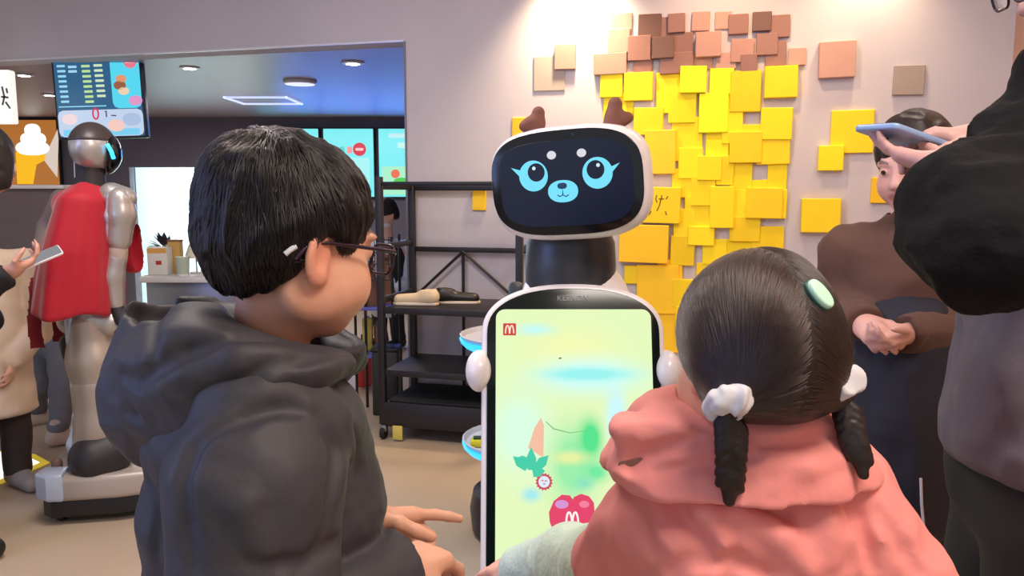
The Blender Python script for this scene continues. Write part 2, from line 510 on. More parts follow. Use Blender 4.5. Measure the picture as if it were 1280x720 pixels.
def hand_sdf(P, w, d, nrm, side, s=1.0, curl=(20, 20, 20, 20), spread=1.0, thumb=0.5, bend2=1.0):
    """hand from wrist w along d; nrm = direction the palm faces; side = +1 if the thumb points to d x nrm"""
    d = unit(d); nrm = unit(np.asarray(nrm) - d * np.dot(nrm, d)); t = np.cross(d, nrm) * side
    w = np.asarray(w, float)
    R = np.stack([d, t, nrm], 1)
    D = rbox(P, w + d * 0.048 * s, (0.045 * s, 0.036 * s, 0.014 * s), 0.012 * s, R)
    D = smin(D, cap(P, w - d * 0.02 * s, w + d * 0.02 * s, 0.023 * s, 0.022 * s), 0.03 * s)
    D = smin(D, ell(P, w + d * 0.035 * s + t * 0.024 * s + nrm * 0.010 * s, np.array([0.03, 0.018, 0.014]) * s, R), 0.012 * s)
    lens = (0.075, 0.084, 0.078, 0.060); rad = (0.0088, 0.009, 0.0085, 0.0075)
    for i in range(4):
        y = (0.027 - 0.018 * i) * s
        b = w + d * (0.086 - 0.004 * abs(i - 1)) * s + t * y
        sp = (1.5 - i) * 0.07 * spread; a0 = math.radians(curl[i])
        dd = unit(d * math.cos(sp) + t * math.sin(sp)); cur = b; ang = 0
        pts = [b - dd * 0.02 * s]; pts.append(b)
        for j, fr in enumerate((0.46, 0.30, 0.24)):
            ang += a0 * (1.0 if j == 0 else (1.15 if j == 1 else 0.7) * bend2)
            v = dd * math.cos(ang) + nrm * math.sin(ang)
            cur = cur + v * lens[i] * fr * s; pts.append(cur)
        r = rad[i] * s
        D = smin(D, chain(P, pts, [r * 1.1, r * 1.08, r, r * 0.93, r * 0.82], 0.004 * s), 0.007 * s)
    b = w + d * 0.022 * s + t * 0.028 * s + nrm * 0.008 * s
    v1 = unit(d * 0.75 + t * 0.75 + nrm * thumb); p1 = b + v1 * 0.036 * s
    v2 = unit(d * 0.95 + t * (0.35 - thumb * 0.6) + nrm * thumb * 0.9); p2 = p1 + v2 * 0.030 * s; p3 = p2 + unit(v2 + d * 0.2) * 0.024 * s
    D = smin(D, chain(P, [b, p1, p2, p3], [0.014 * s, 0.0115 * s, 0.0105 * s, 0.0085 * s], 0.005 * s), 0.014 * s)
    return D

def body_sdf(P, J, s=1.0):
    """torso, neck, arms and legs as one smooth body; J holds the joints, s the scale (1 = adult)"""
    d = cap(P, J['pelvis'], J['chest'], 0.115 * s, 0.125 * s)
    ax = unit(np.asarray(J['sr']) - np.asarray(J['sl']))
    d = smin(d, cap(P, np.asarray(J['sl']) - 0 * ax, J['sr'], 0.062 * s), 0.09 * s)
    d = smin(d, cap(P, J['neck'], J['skull'], 0.056 * s, 0.050 * s), 0.05 * s)
    d = smin(d, cap(P, np.asarray(J['hl']), J['hr'], 0.09 * s), 0.06 * s)
    for k in 'lr':
        d = smin(d, cap(P, J['s' + k], J['e' + k], 0.052 * s, 0.040 * s), 0.04 * s)
        d = smin(d, cap(P, J['e' + k], J['w' + k], 0.040 * s, 0.026 * s), 0.02 * s)
        d = smin(d, cap(P, J['h' + k], J['k' + k], 0.082 * s, 0.052 * s), 0.05 * s)
        d = smin(d, cap(P, J['k' + k], J['a' + k], 0.052 * s, 0.034 * s), 0.03 * s)
        ft = np.asarray(J['a' + k]) + unit(J['fwd']) * 0.13 * s; ft[2] = 0.035 * s
        d = smin(d, cap(P, np.array(J['a' + k]) * [1, 1, 0] + [0, 0, 0.04 * s], ft, 0.036 * s, 0.03 * s), 0.03 * s)
    return d

def skin_cols(V, c, f, u, s, base, lip=(178, 92, 88), brow=(52, 38, 32), blush=None):
    """base colour of skin, lips, brows by place on the head"""
    q = ((V - np.asarray(c)) @ hframe(f, u)) / s
    col = np.tile(np.array(lin(base)), (len(V), 1))
    def blend(m, cc): col[:] = col * (1 - m[:, None]) + np.array(lin(cc)) * m[:, None]
    m = np.clip(1.4 - np.sqrt((q[:, 0] / 0.024) ** 2 + ((q[:, 2] + 0.0585) / 0.010) ** 2) , 0, 1) * (q[:, 1] > 0.075)
    blend(np.clip(m * 2, 0, 1) * 0.8, lip)
    for sd in (-1, 1):
        x = q[:, 0] * sd
        m = (np.abs(x - 0.034) < 0.017) & (np.abs(q[:, 2] - 0.030 + 8 * (x - 0.034) ** 2) < 0.004) & (q[:, 1] > 0.05)
        blend(m * 0.85, brow)
        e = np.clip(1.3 - np.sqrt(((x - 0.082) / 0.02) ** 2 + ((q[:, 1] + 0.01) / 0.03) ** 2 + ((q[:, 2] + 0.012) / 0.04) ** 2), 0, 1)
        blend(e * 0.45, (214, 120, 100))
        e = np.clip(1 - np.sqrt(((x - 0.045) / 0.025) ** 2 + ((q[:, 1] - 0.07) / 0.04) ** 2 + ((q[:, 2] + 0.032) / 0.028) ** 2), 0, 1)
        if blush: blend(e * 0.5, blush)
    return col

def eyes(parent, c, f, u, s):
    R = hframe(f, u)
    for m in (-1, 1):
        p = np.asarray(c) + R @ (np.array([m * 0.031, 0.0788, 0.005]) * s)
        V, F = lathe([(0.0001, -0.011 * s)] + [(0.011 * s * math.cos(a), 0.011 * s * math.sin(a)) for a in np.linspace(-1.4, 1.4, 9)] + [(0.0001, 0.011 * s)], (0, 0, 0), 14)
        Rz = np.stack([R[:, 0], R[:, 2] * -1, R[:, 1]], 1)
        o = put('eye', (V @ Rz.T + p, F), mat('eye white', (225, 220, 215), 0.15), parent, 180)
        put('iris', flat(circ(0.0058 * s, 16), 0.0106 * s, p, R[:, 2], R[:, 0], 0.0008), mat('dark iris', (30, 20, 16), 0.1), o, 30)

SK = dict(rough=0.5, sss=0.15, attr=True, var=0.05, scale=40, bump=0.08, bscale=300)

# ================================================================ the setting
HEAD_Z, ROOM_Z = 2.137, 2.90
WA = atz(505, 52, HEAD_Z); WB = atz(0, 77, HEAD_Z)
WD = unit((WA - WB) * [1, 1, 0]); WNn = np.array([WD[1], -WD[0], 0.0])      # along the wall to the right, out of the wall
if WNn[1] > 0: WNn = -WNn
W0 = np.array([WA[0], WA[1], 0.0]); UPV = np.array([0, 0, 1.0])
def wallpt(px, py, off=0.0):
    p = atplane(px, py, W0 + WNn * off, WNn) - W0
    return float(np.dot(p, WD)), float(p[2])
SR = wallpt(1257, 200)[0]
m_wall = mat('painted plaster', (196, 190, 196), 0.75, var=0.05, scale=2.2, bump=0.05, bscale=120)
m_dark = mat('dark kitchen paint', (104, 102, 118), 0.6, var=0.06, scale=3)
L_out = np.array([(0, 0), (SR, 0), (SR, ROOM_Z), (-7.0, ROOM_Z), (-7.0, HEAD_Z), (0, HEAD_Z)])
V, F = slab(L_out, -0.16, 0.0, 1e-6, W0, WD, UPV, seg=1, both=False)
wall = struct('wall_back', (V, F), m_wall, 30, loc=W0)
# thin pale edge trim round the kitchen opening
tr = [box(W0 + WD * -3.5 + WNn * 0.004 + UPV * (HEAD_Z + 0.004), (7.0, 0.012, 0.010), np.stack([WD, WNn, UPV], 1))]
struct('trim_1', tr[0], mat('pale metal edge', (225, 222, 226), 0.3, 0.3), 30)
struct('trim_2', box(W0 + WD * 0.004 + WNn * 0.003 + UPV * HEAD_Z / 2, (0.010, 0.010, HEAD_Z), np.stack([WD, WNn, UPV], 1)), mat('grey metal edge', (120, 118, 126), 0.4, 0.3), 30)
wr0 = W0 + WD * SR
struct('wall_right', box(wr0 + WNn * 2.3 + UPV * ROOM_Z / 2 + WD * 0.05, (0.10, 4.6, ROOM_Z), np.stack([WD, WNn, UPV], 1)), mat('warm tan plaster', (206, 160, 132), 0.7, var=0.04, scale=3), 30)
struct('baseboard_back', box(W0 + WD * SR / 2 + WNn * 0.008 + UPV * 0.04, (SR, 0.016, 0.08), np.stack([WD, WNn, UPV], 1)), mat('grey skirting', (112, 108, 110), 0.5), 30)
m_floor = mat('sealed beige floor', (186, 166, 140), 0.42, var=0.06, scale=1.6, bump=0.03, bscale=30)
struct('floor', box((-2.0, 5.0, -0.05), (16, 17, 0.10)), m_floor, 30)
V, F = slab(np.array([(-9, -2.6), (5, -2.6), (5, 3.0), tuple((W0 + WD * SR - WNn * -0.0)[:2]), tuple((W0 - WD * 7)[:2]), (-9, 6.4)]), ROOM_Z, ROOM_Z + 0.08, 1e-6, np.zeros(3), np.array([1., 0, 0]), np.array([0, 1., 0]), seg=1, both=False)
struct('ceiling', (V, F), mat('ceiling paint', (205, 200, 198), 0.8), 30)

# kitchen behind the opening
KY = 9.2
m_kc = mat('dark kitchen ceiling', (150, 134, 150), 0.4, var=0.05, scale=1.2)
kc = np.array([tuple((W0 - WNn * 0.16 + WD * 1.5)[:2]), (1.6, KY), (-9.5, KY), tuple((W0 - WNn * 0.16 - WD * 7)[:2])])
V, F = slab(kc, HEAD_Z, HEAD_Z + 0.06, 1e-6, np.zeros(3), np.array([1., 0, 0]), np.array([0, 1., 0]), seg=1, both=False)
struct('ceiling_kitchen', (V, F), m_kc, 30)
kx = lambda px: at(px, 240, KY)[0]
kz = lambda py: at(400, py, KY)[2]
Ux = np.array([(kx(-260), 0), (kx(163), 0), (kx(163), kz(209)), (kx(345), kz(209)), (kx(345), 0), (1.6, 0), (1.6, HEAD_Z + .05), (kx(-260), HEAD_Z + .05)])
V, F = slab(Ux, 0, 0.12, 1e-6, np.array([0, KY + 0.12, 0]), np.array([1., 0, 0]), UPV, seg=1, both=False)
struct('wall_kitchen', (V, F), m_dark, 30)
m_white = mat('white kitchen panel', (232, 240, 242), 0.4)
struct('wall_far', box(((kx(163) + kx(345)) / 2, 12.3, 1.2), (3.6, 0.1, 2.6)), m_white, 30)
struct('wall_pantry_left', box((kx(163) - 0.05, 10.8, 1.2), (0.1, 2.9, 2.6)), mat('pale aqua panel', (190, 214, 216), 0.4), 30)
struct('wall_pantry_right', box((kx(345) + 0.05, 10.8, 1.2), (0.1, 2.9, 2.6)), m_white, 30)
struct('ceiling_pantry', box(((kx(163) + kx(345)) / 2, 10.8, 2.30), (2.4, 2.9, 0.08)), m_white, 30)
struct('wall_kitchen_left', box((-8.6, 7.4, 1.1), (0.1, 4.6, 2.2)), m_dark, 30)
struct('wall_kitchen_right', box((1.3, 7.2, 1.05), (0.1, 4.0, 2.1)), m_dark, 30)

# ---------------------------------------------------------------- tiles of the wall picture (parts of the wall)
rt = random.Random(5)
YEL, GOLD, AMB, PNK, BRN, DBR, GRY, YHI = (250, 224, 6), (246, 212, 8), (248, 200, 26), (186, 142, 128), (146, 106, 96), (112, 80, 72), (168, 154, 144), (255, 240, 8)
tiles = [
 (667, 71, 706, 113, GRY, 0), (693, 56, 719, 86, PNK, 2), (764, 17, 790, 42, PNK, 0), (760, 36, 787, 65, PNK, 1), (742, 67, 783, 92, PNK, 2),
 (798, 18, 826, 48, DBR, 1), (818, 22, 840, 56, BRN, 0), (835, 17, 856, 40, BRN, 2), (785, 45, 813, 75, BRN, 2), (792, 68, 815, 90, BRN, 1), (815, 46, 842, 72, DBR, 3),
 (840, 41, 866, 70, BRN, 1), (825, 66, 866, 91, BRN, 2), (865, 15, 887, 38, PNK, 1), (870, 40, 901, 70, PNK, 4), (866, 66, 891, 86, PNK, 0), (894, 15, 914, 36, PNK, 0), (911, 18, 935, 42, BRN, 2),
 (941, 15, 964, 38, DBR, 2), (962, 19, 987, 46, BRN, 1), (914, 49, 942, 77, PNK, 2), (895, 66, 920, 86, PNK, 1), (926, 68, 946, 89, BRN, 3), (946, 42, 972, 68, BRN, 2), (957, 52, 982, 82, BRN, 1),
 (986, 60, 1007, 81, PNK, 1), (1025, 52, 1069, 96, PNK, 3), (1118, 82, 1155, 118, GRY, 1),
 (752, 91, 776, 120, YEL, 1), (782, 92, 814, 124, GOLD, 2), (822, 92, 848, 118, GOLD, 0), (852, 84, 881, 114, YHI, 4), (889, 87, 915, 116, YHI, 2), (915, 90, 949, 138, GOLD, 3), (958, 84, 995, 120, GOLD, 4),
 (756, 118, 790, 148, YEL, 0), (794, 136, 827, 167, GOLD, 2), (822, 116, 844, 140, YEL, 1), (838, 112, 868, 152, YEL, 2), (876, 118, 908, 164, YHI, 3), (905, 116, 926, 142, YEL, 1), (953, 136, 988, 173, YEL, 3),
 (905, 138, 926, 178, YEL, 2), (925, 157, 954, 202, YEL, 1), (914, 166, 950, 202, GOLD, 4), (808, 164, 842, 216, AMB, 3), (818, 168, 850, 200, GOLD, 1), (842, 148, 876, 191, YEL, 1), (850, 186, 876, 222, YEL, 2), (842, 212, 866, 246, YEL, 1),
 (884, 165, 910, 178, YEL, 0), (884, 176, 909, 197, YHI, 1), (874, 196, 900, 224, YEL, 3), (898, 196, 915, 230, YEL, 2), (948, 170, 985, 204, GOLD, 2), (960, 203, 983, 240, YEL, 1), (914, 205, 938, 238, YEL, 1), (936, 226, 962, 250, YEL, 0), (958, 238, 981, 272, YEL, 2), (935, 236, 976, 272, GOLD, 4),
 (801, 235, 848, 278, GOLD, 5), (866, 222, 892, 256, YEL, 2), (858, 246, 890, 286, YEL, 1), (890, 234, 915, 284, YEL, 4), (914, 238, 940, 272, YEL, 1), (844, 262, 866, 302, YEL, 1), (840, 296, 866, 331, GOLD, 2), (862, 284, 891, 306, YEL, 3), (880, 300, 906, 332, YEL, 1), (914, 272, 948, 301, GOLD, 2), (942, 284, 977, 332, GOLD, 1), (903, 300, 946, 326, YEL, 0),
 (776, 282, 833, 328, AMB, 5), (798, 332, 846, 392, AMB, 2), (782, 333, 801, 354, GOLD, 1), (824, 326, 851, 351, AMB, 1), (842, 350, 868, 384, GOLD, 2), (818, 388, 850, 440, AMB, 1), (846, 384, 876, 420, GOLD, 3), (872, 330, 904, 372, GOLD, 1), (904, 326, 948, 366, GOLD, 3), (876, 372, 916, 412, YEL, 2), (916, 366, 956, 404, GOLD, 1), (946, 332, 972, 366, YEL, 2),
 (1040, 138, 1091, 191, GOLD, 1), (1024, 182, 1054, 213, YEL, 3), (1003, 248, 1050, 291, GOLD, 4), (1090, 222, 1116, 254, AMB, 1), (1040, 396, 1066, 414, GOLD, 1),
 (640, 147, 660, 172, AMB, 0), (590, 235, 607, 263, AMB, 1), (648, 196, 676, 224, AMB, 1), (790, 200, 812, 232, GOLD, 1)]
for k, (x0, y0, x1, y1, c, lv) in enumerate(tiles):
    if c in (YEL, GOLD, AMB, YHI) and 740 < x0 < 960: x0, y0, x1, y1 = x0 - 1.6, y0 - 1.2, x1 + 1.6, y1 + 1.2
    th = 0.007 + 0.009 * lv + 0.0004 * (k % 11)
    s0, z1 = wallpt(x0, y0, th); s1, z0 = wallpt(x1, y1, th)
    rot = math.radians(rt.uniform(-1.2, 1.2)); Rr = np.stack([WD, WNn, UPV], 1)
    Rr = Rr @ np.array([[math.cos(rot), 0, math.sin(rot)], [0, 1, 0], [-math.sin(rot), 0, math.cos(rot)]])
    ctr = W0 + WD * (s0 + s1) / 2 + WNn * th / 2 + UPV * (z0 + z1) / 2
    tone = rt.choice((0, 0, 6, -6)); cc = tuple(max(0, min(255, v + tone)) for v in c)
    o = put('tile', box(ctr, (s1 - s0, th, z1 - z0), Rr, 0.0025, 1), mat('tile %d %d %d' % cc, cc, 0.62, var=0.03, scale=14), wall, 30)
    if lv == 5 and c == GOLD:
        X, Y = Rr[:, 0], Rr[:, 2]; og = ctr + WNn * (th / 2); ink = mat('brown ink', (120, 84, 10), 0.6)
        for q in ([(-.05, .045), (-.048, .02)], [(-.015, .05), (-.02, .03), (-.012, .012)], [(.01, .05), (.0, .0), (-.012, -.03)], [(.04, .045), (.03, .03)], [(.03, -.03), (.036, -.048)], [(-.04, -.03), (-.05, -.05)], [(-.005, .03), (.02, .032)]):
            put('pen_mark', strip(np.array(q) * 1.05, 0.006, 0, og, X, -Y if np.dot(np.cross(X, Y), WNn) < 0 else Y), ink, o)

# ---------------------------------------------------------------- kitchen ceiling fittings
m_lamp = mat('white lamp lens', (240, 240, 240), 0.3, emit=(255, 250, 240), estr=14)
m_ringm = mat('white lamp ring', (210, 210, 212), 0.4)
for (px, py, r, lb) in ((237, 84, .048, 'round recessed downlight left of the oval ceiling lamp'), (441, 78, .055, 'recessed downlight at the right end of the dark kitchen ceiling'),
                        (30, 93, .048, 'recessed downlight above the orange dessert poster'), (62, 118, .05, 'recessed downlight beside the edge of the hanging menu screen'), (14, 140, .05, 'recessed downlight low at the far left, behind the white sign')):
    p = atz(px, py, HEAD_Z)
    t = thing('downlight', lb, 'ceiling light', p, 'downlights in the kitchen ceiling')
    put('ring', lathe([(r * 0.8, -0.001), (r * 1.35, -0.002), (r * 1.35, -0.008), (r * .8, -0.012)], p, 20), m_ringm, t)
    put('lens', lathe([(r * 0.1, -0.006), (r * .82, -0.005), (r * .82, -0.013), (r * .1, -0.016)], p, 20), m_lamp, t)
p = atz(375, 101, HEAD_Z); t = thing('ceiling_lamp', 'flat round white lamp in the middle of the kitchen ceiling', 'ceiling light', p)
put('rim', lathe([(.11, -0.001), (.125, -.002), (.125, -.02), (.11, -.026)], p, 28), m_ringm, t)
put('diffuser', lathe([(.01, -.02), (.112, -.02), (.11, -.028), (.01, -.036)], p, 28), mat('cool lamp diffuser', (235, 235, 240), .4, emit=(214, 216, 245), estr=0.9), t)
# square LED line lamp
c4 = [atz(300, 119, HEAD_Z), atz(352, 118, HEAD_Z), atz(366, 128, HEAD_Z), atz(303, 128, HEAD_Z)]
ctr = np.mean(c4, 0); t = thing('line_lamp', 'thin rectangular outline lamp on the kitchen ceiling behind the boy\'s head', 'ceiling light', ctr)
hw, hd = 0.27, 0.26
for a, b in (((-hw, -hd), (hw, -hd)), ((hw, -hd), (hw, hd)), ((hw, hd), (-hw, hd)), ((-hw, hd), (-hw, -hd))):
    q = ctr + np.array([(a[0] + b[0]) / 2, (a[1] + b[1]) / 2, -0.018]); sx = abs(b[0] - a[0]) + .018; sy = abs(b[1] - a[1]) + .018
    put('light_bar', box(q, (sx, sy, 0.016), None, 0.004), mat('blue white line lamp', (220, 225, 240), .4, emit=(200, 210, 255), estr=1.0), t)

# ---------------------------------------------------------------- kitchen wall: lit menu boards
def screen_frame(p00, X, Y, w, h): pass
m_case = mat('black screen case', (16, 18, 24), 0.35)
def menu_board(px0, px1, py0, py1, Yd, label, deco, base=(120, 232, 236), strength=1.05):
    a = at(px0, py0, Yd); b = at(px1, py1, Yd); w, h = b[0] - a[0], a[2] - b[2]
    ctr = np.array([(a[0] + b[0]) / 2, Yd, (a[2] + b[2]) / 2]); X = np.array([1., 0, 0]); Y = UPV
    t = thing('menu_board', label, 'screen', (ctr[0], Yd, b[2]), 'lit menu boards on the kitchen wall')
    put('case', slab(rrect(w + .03, h + .03, .012, 3), -0.06, 0.0, 0.004, ctr, X, Y), m_case, t)
    put('display', flat(rrect(w, h, .006, 2), 0.001, ctr, X, Y, 0.002), emat('screen %d %d %d' % base, base, strength), t)
    deco(t, ctr, X, Y, w, h)
    return t
def blob(t, name, P, col, org, X, Y, z=0.004, st=1.0):
    return put(name, flat(P, z, org, X, Y, 0.001), emat('lit %d %d %d' % col, col, st), t)
def off(P, x, y): return np.asarray(P) + [x, y]
def deco_a(t, c, X, Y, w, h):
    blob(t, 'picture', off(rrect(w * .8, h * .40, .03), w * .02, -h * .12), (168, 242, 240), c, X, Y)
    blob(t, 'emblem', off(circ(.075, 18), w * .22, h * .20), (214, 40, 58), c, X, Y)
    blob(t, 'emblem_text', off(rrect(.09, .03, .01, 2), w * .22, h * .20), (250, 200, 205), c, X, Y, 0.006)
    for k in range(3): blob(t, 'text_block', off(rrect(.055, .075, .01, 2), -w * .28 + .085 * k, h * .19), ((60, 190, 190), (90, 210, 200), (250, 150, 150))[k], c, X, Y)
    blob(t, 'cup', off(rrect(.12, .22, .03), w * .05, -h * .2), (206, 222, 190), c, X, Y, 0.006)
    blob(t, 'wave', off(superell(w * .35, h * .1, 2), w * .1, -h * .42), (60, 190, 220), c, X, Y, .005)
def deco_b(t, c, X, Y, w, h):
    blob(t, 'headline', off(rrect(.24, .05, .01, 2), -.05, h * .40), (190, 236, 240), c, X, Y)
    blob(t, 'price_tag', off(rrect(.14, .06, .01, 2), .0, h * .26), (196, 244, 236), c, X, Y)
    blob(t, 'picture', off(rrect(w * .9, h * .42, .02), 0, -h * .26), (170, 238, 200), c, X, Y)
    blob(t, 'fruit', off(circ(.05, 16), -.1, -h * .16), (236, 110, 70), c, X, Y, .006)
    blob(t, 'leaf', off(superell(.09, .04, 2), -.03, -h * .27), (80, 200, 70), c, X, Y, .006)
    blob(t, 'juice', off(rrect(.1, .07, .02), .06, -h * .12), (246, 216, 90), c, X, Y, .006)
menu_board(322, 400, 161, 246, KY - .06, 'cyan menu board partly behind the boy\'s hair', deco_b)
menu_board(404, 468, 161, 246, KY - .06, 'cyan menu board with a round red emblem', deco_a)
menu_board(473, 537, 161, 246, KY - .06, 'cyan menu board cut off by the grey wall, with fruit picture', deco_b)

# dessert light box, far left
a = at(-60, 150, KY - .06); b = at(75, 231, KY - .06); w, h = b[0] - a[0], a[2] - b[2]; c = (a + b) / 2; X = np.array([1., 0, 0])
t = thing('poster_lightbox', 'orange lit poster with a white ice cream swirl in a yellow cone', 'sign', (c[0], KY - .06, b[2]))
put('case', slab(rrect(w + .04, h + .04, .01, 2), -.05, 0, .004, c, X, UPV), m_case, t)
put('panel', flat(rrect(w, h, .005, 2), .001, c, X, UPV, .002), emat('lit amber poster', (196, 122, 48), .75), t)
k = 9.1 / 1000
def pp(px, py): q = at(px, py, KY - .06) - c; return np.array([q[0], q[2]])
for (ix, iy, iw, ih, iz) in ((41, 185, 21, 9, .0062), (42, 174, 16, 9, .0068), (41, 163, 10, 8, .0074)):
    blob(t, 'ice_cream', off(superell(iw * k, ih * k, 2.3, 24), *pp(ix, iy)), (255, 250, 238), c, X, UPV, iz, 1.4)
blob(t, 'cone', np.array([pp(22, 230), pp(42, 230), pp(46, 206), pp(57, 200), pp(57, 186), pp(20, 190)]), (250, 186, 10), c, X, UPV, .006, 1.0)
blob(t, 'paper_wrap', np.array([pp(72, 222), pp(74, 158), pp(60, 188), pp(52, 196)]), (232, 214, 200), c, X, UPV, .005, .85)

# hanging white sign at the far left edge
a = at(-70, 88, 4.9); b = at(20, 155, 4.9); c = (a + b) / 2; w, h = b[0] - a[0], a[2] - b[2]
t = thing('hanging_sign', 'white lit hanging sign with dark brush marks at the left edge', 'sign', (c[0], 4.9, b[2]))
put('panel', slab(rrect(w, h, .01, 3), -.03, .03, .006, c, X, UPV), mat('lit white sign', (240, 240, 236), .5, emit=(250, 250, 240), estr=.75), t)
for q in ([(.155, .06), (.165, .0), (.15, -.05)], [(.18, .05), (.185, .02)], [(.145, .0), (.19, -.005)], [(.17, -.03), (.195, -.07)]):
    put('brush_mark', strip(np.array(q), .012, .031, c, X, UPV), mat('grey brush ink', (110, 112, 118), .6), t)
put('hanger', tube([c + [.1, 0, h / 2], [c[0] + .1, c[1], HEAD_Z + .05]], .006, 6), m_case, t)

# order number screen hanging over the humanoid robot
q = [at(68, 70, 5.35), at(175, 67, 5.35), at(180, 169, 5.35), at(72, 172, 5.35)]
X = unit(q[1] - q[0]); c = np.mean(q, 0); Zn = np.array([0, -1., 0]); Yv = unit(np.cross(Zn, X)); w = np.linalg.norm(q[1] - q[0]); h = np.linalg.norm(q[0] - q[3])
t = thing('order_screen', 'hanging screen with rows of order numbers above the robot in red', 'screen', c - [0, 0, h / 2])
put('case', slab(rrect(w + .03, h + .03, .015, 3), -.05, 0, .006, c, X, Yv), m_case, t)
put('display', flat(rrect(w, h, .01, 3), .001, c, X, Yv, .002), emat('lit dim blue', (44, 98, 140), .9), t)
def sc(u, v): return np.array([(u - .5) * w, (.5 - v) * h])
def bar(u, v, du, dv, col, name='number_row', z=.004, st=1.0): return blob(t, name, off(rrect(du * w, dv * h, min(du * w, dv * h) * .2, 2), *sc(u, v)), col, c, X, Yv, z, st)
bar(.83, .33, .34, .66, (84, 214, 240), 'advert', .004, 1.0)
bar(.5, .835, 1.0, .33, (196, 214, 240), 'notice_band', .0035, .95)
bar(.5, .95, .9, .08, (120, 206, 240), 'notice_foot', .005)
bar(.44, .05, .28, .075, (226, 222, 60), 'heading', .0055)
for i in range(9): bar(.085 + i * .002, .065 + i * .062, .095, .028, (150, 214, 240))
for i in range(2): bar(.22, .14 + i * .055, .10, .03, (160, 214, 240))
for i in range(8): bar(.375 + i * .002, .135 + i * .062, .10, .03, (186, 222, 150))
for i in range(7): bar(.52 + i * .002, .13 + i * .062, .10, .03, (206, 228, 190))
bar(.3, .625, .56, .012, (150, 220, 245), 'rule')
blob(t, 'emblem', off(circ(.045, 18), *sc(.9, .09)), (236, 120, 140), c, X, Yv, .007); blob(t, 'emblem_bar', off(rrect(.07, .02, .005, 2), *sc(.9, .09)), (250, 236, 240), c, X, Yv, .009)
for (u, v, rr_, cl) in ((.78, .30, .035, (226, 150, 110)), (.76, .38, .04, (150, 90, 60)), (.8, .45, .035, (240, 206, 170)), (.93, .57, .045, (220, 150, 200)), (.14, .78, .05, (240, 214, 220)), (.68, .87, .055, (246, 200, 190)), (.87, .8, .06, (170, 190, 222))):
    blob(t, 'picture', off(superell(rr_, rr_ * .7, 2.2, 20), *sc(u, v)), cl, c, X, Yv, .007)
th_ = np.linspace(0, 2 * math.pi, 25)
put('digit_zero', strip(np.stack([.018 * np.cos(th_), .034 * np.sin(th_)], 1) + sc(.45, .72), .011, .008, c, X, Yv), emat('lit crimson', (214, 40, 84), 1), t)
put('digit_one', strip(np.array([sc(.555, .70), sc(.575, .685), sc(.575, .765)]), .009, .008, c, X, Yv), emat('lit plum', (90, 60, 110), 1), t)
put('dash', strip(np.array([sc(.63, .745), sc(.69, .75)]), .008, .008, c, X, Yv), emat('lit plum', (90, 60, 110), 1), t)
put('hanger', tube([c + [0, .02, h / 2], [c[0], c[1] + .02, HEAD_Z + .03]], .012, 8), m_case, t)

# ---------------------------------------------------------------- counters
m_ctr = mat('brown grey laminate', (112, 98, 94), .5, var=.08, scale=5)
a = at(80, 236, 4.95); L = a[0] + 6.0
t = thing('service_counter', 'tall brown grey service counter with a pale top edge at the left', 'counter', (a[0] - L / 2, 5.3, 0))
put('front_panel', box((a[0] - L / 2, 5.25, (a[2] + .09) / 2), (L, .6, a[2] - .09), None, .004), m_ctr, t)
put('top', box((a[0] - L / 2, 5.24, a[2] + .012), (L + .04, .66, .024), None, .005), mat('white worktop', (232, 226, 222), .3), t)
put('plinth_light', box((a[0] - L / 2, 5.02, .05), (L - .02, .06, .08), None, .004), mat('lit plinth', (250, 250, 250), .4, emit=(255, 248, 240), estr=2.6), t)
put('lip', box((a[0] - L / 2, 4.99, .004), (L, .24, .008), None, .002), mat('white plinth step', (236, 230, 224), .3), t)

CY = 4.9
c0, c1 = at(176, 345, CY), at(350, 345, CY); cz = c0[2]
t = thing('back_counter', 'low white kitchen counter with supplies behind the boy', 'counter', ((c0[0] + c1[0]) / 2, CY + .25, 0))
cx, cw = (c0[0] + c1[0]) / 2, c1[0] - c0[0]
put('cabinet', box((cx, CY + .27, (cz - .04) / 2), (cw - .04, .5, cz - .04), None, .004), mat('grey steel', (150, 150, 154), .35, .6), t)
put('worktop', box((cx, CY + .25, cz - .02), (cw, .56, .04), None, .008), mat('white counter top', (226, 228, 228), .25), t)
def K(px, py, dy=0.12): return at(px, py, CY + dy)
sc_ = (CY + .12) / 1000
def stand(px, dy=0.12):
    q = K(px, 340, dy); q[2] = cz; return q
p = stand(201); t = thing('paper_bag', 'white paper bag with a small red print on the kitchen counter', 'bag', p)
put('bag', box(p + [0, 0, .085], (.125, .09, .17), None, .006), mat('white paper', (238, 236, 230), .7, bump=.3, bscale=20), t)
put('print', box(p + [0.01, -.0462, .075], (.035, .001, .025)), mat('red print', (196, 60, 50), .6), t)
put('print_band', box(p + [0, -.0462, .15], (.12, .001, .03)), mat('orange print', (236, 176, 90), .6), t)
p = stand(206, .34); t = thing('potted_plant', 'small dark leafy plant in a pot behind the paper bag', 'plant', p)
put('pot', lathe([(.035, 0), (.05, .10), (.046, .1)], p, 14), mat('brown pot', (120, 84, 60), .6), t)
rl = random.Random(3); lv = []
for i in range(34):
    a_, e_ = rl.uniform(0, 6.28), rl.uniform(.1, 1.3); d = np.array([math.cos(a_) * math.cos(e_), math.sin(a_) * math.cos(e_), math.sin(e_)]); q0 = p + [0, 0, .15] + d * .02
    n_ = unit(np.cross(d, [0, 0, 1])) * .02; q1 = q0 + d * .05; q2 = q0 + d * .10 - [0, 0, .01]
    lv.append((np.array([q0, q1 + n_, q2, q1 - n_]), [[0, 1, 2, 3]]))
put('leaves', join(*lv), mat('dark purple leaf', (70, 62, 70), .5), t, kind='stuff')
p = stand(221, .2); t = thing('paper_carton', 'yellow and brown food carton beside the white bag', 'carton', p)
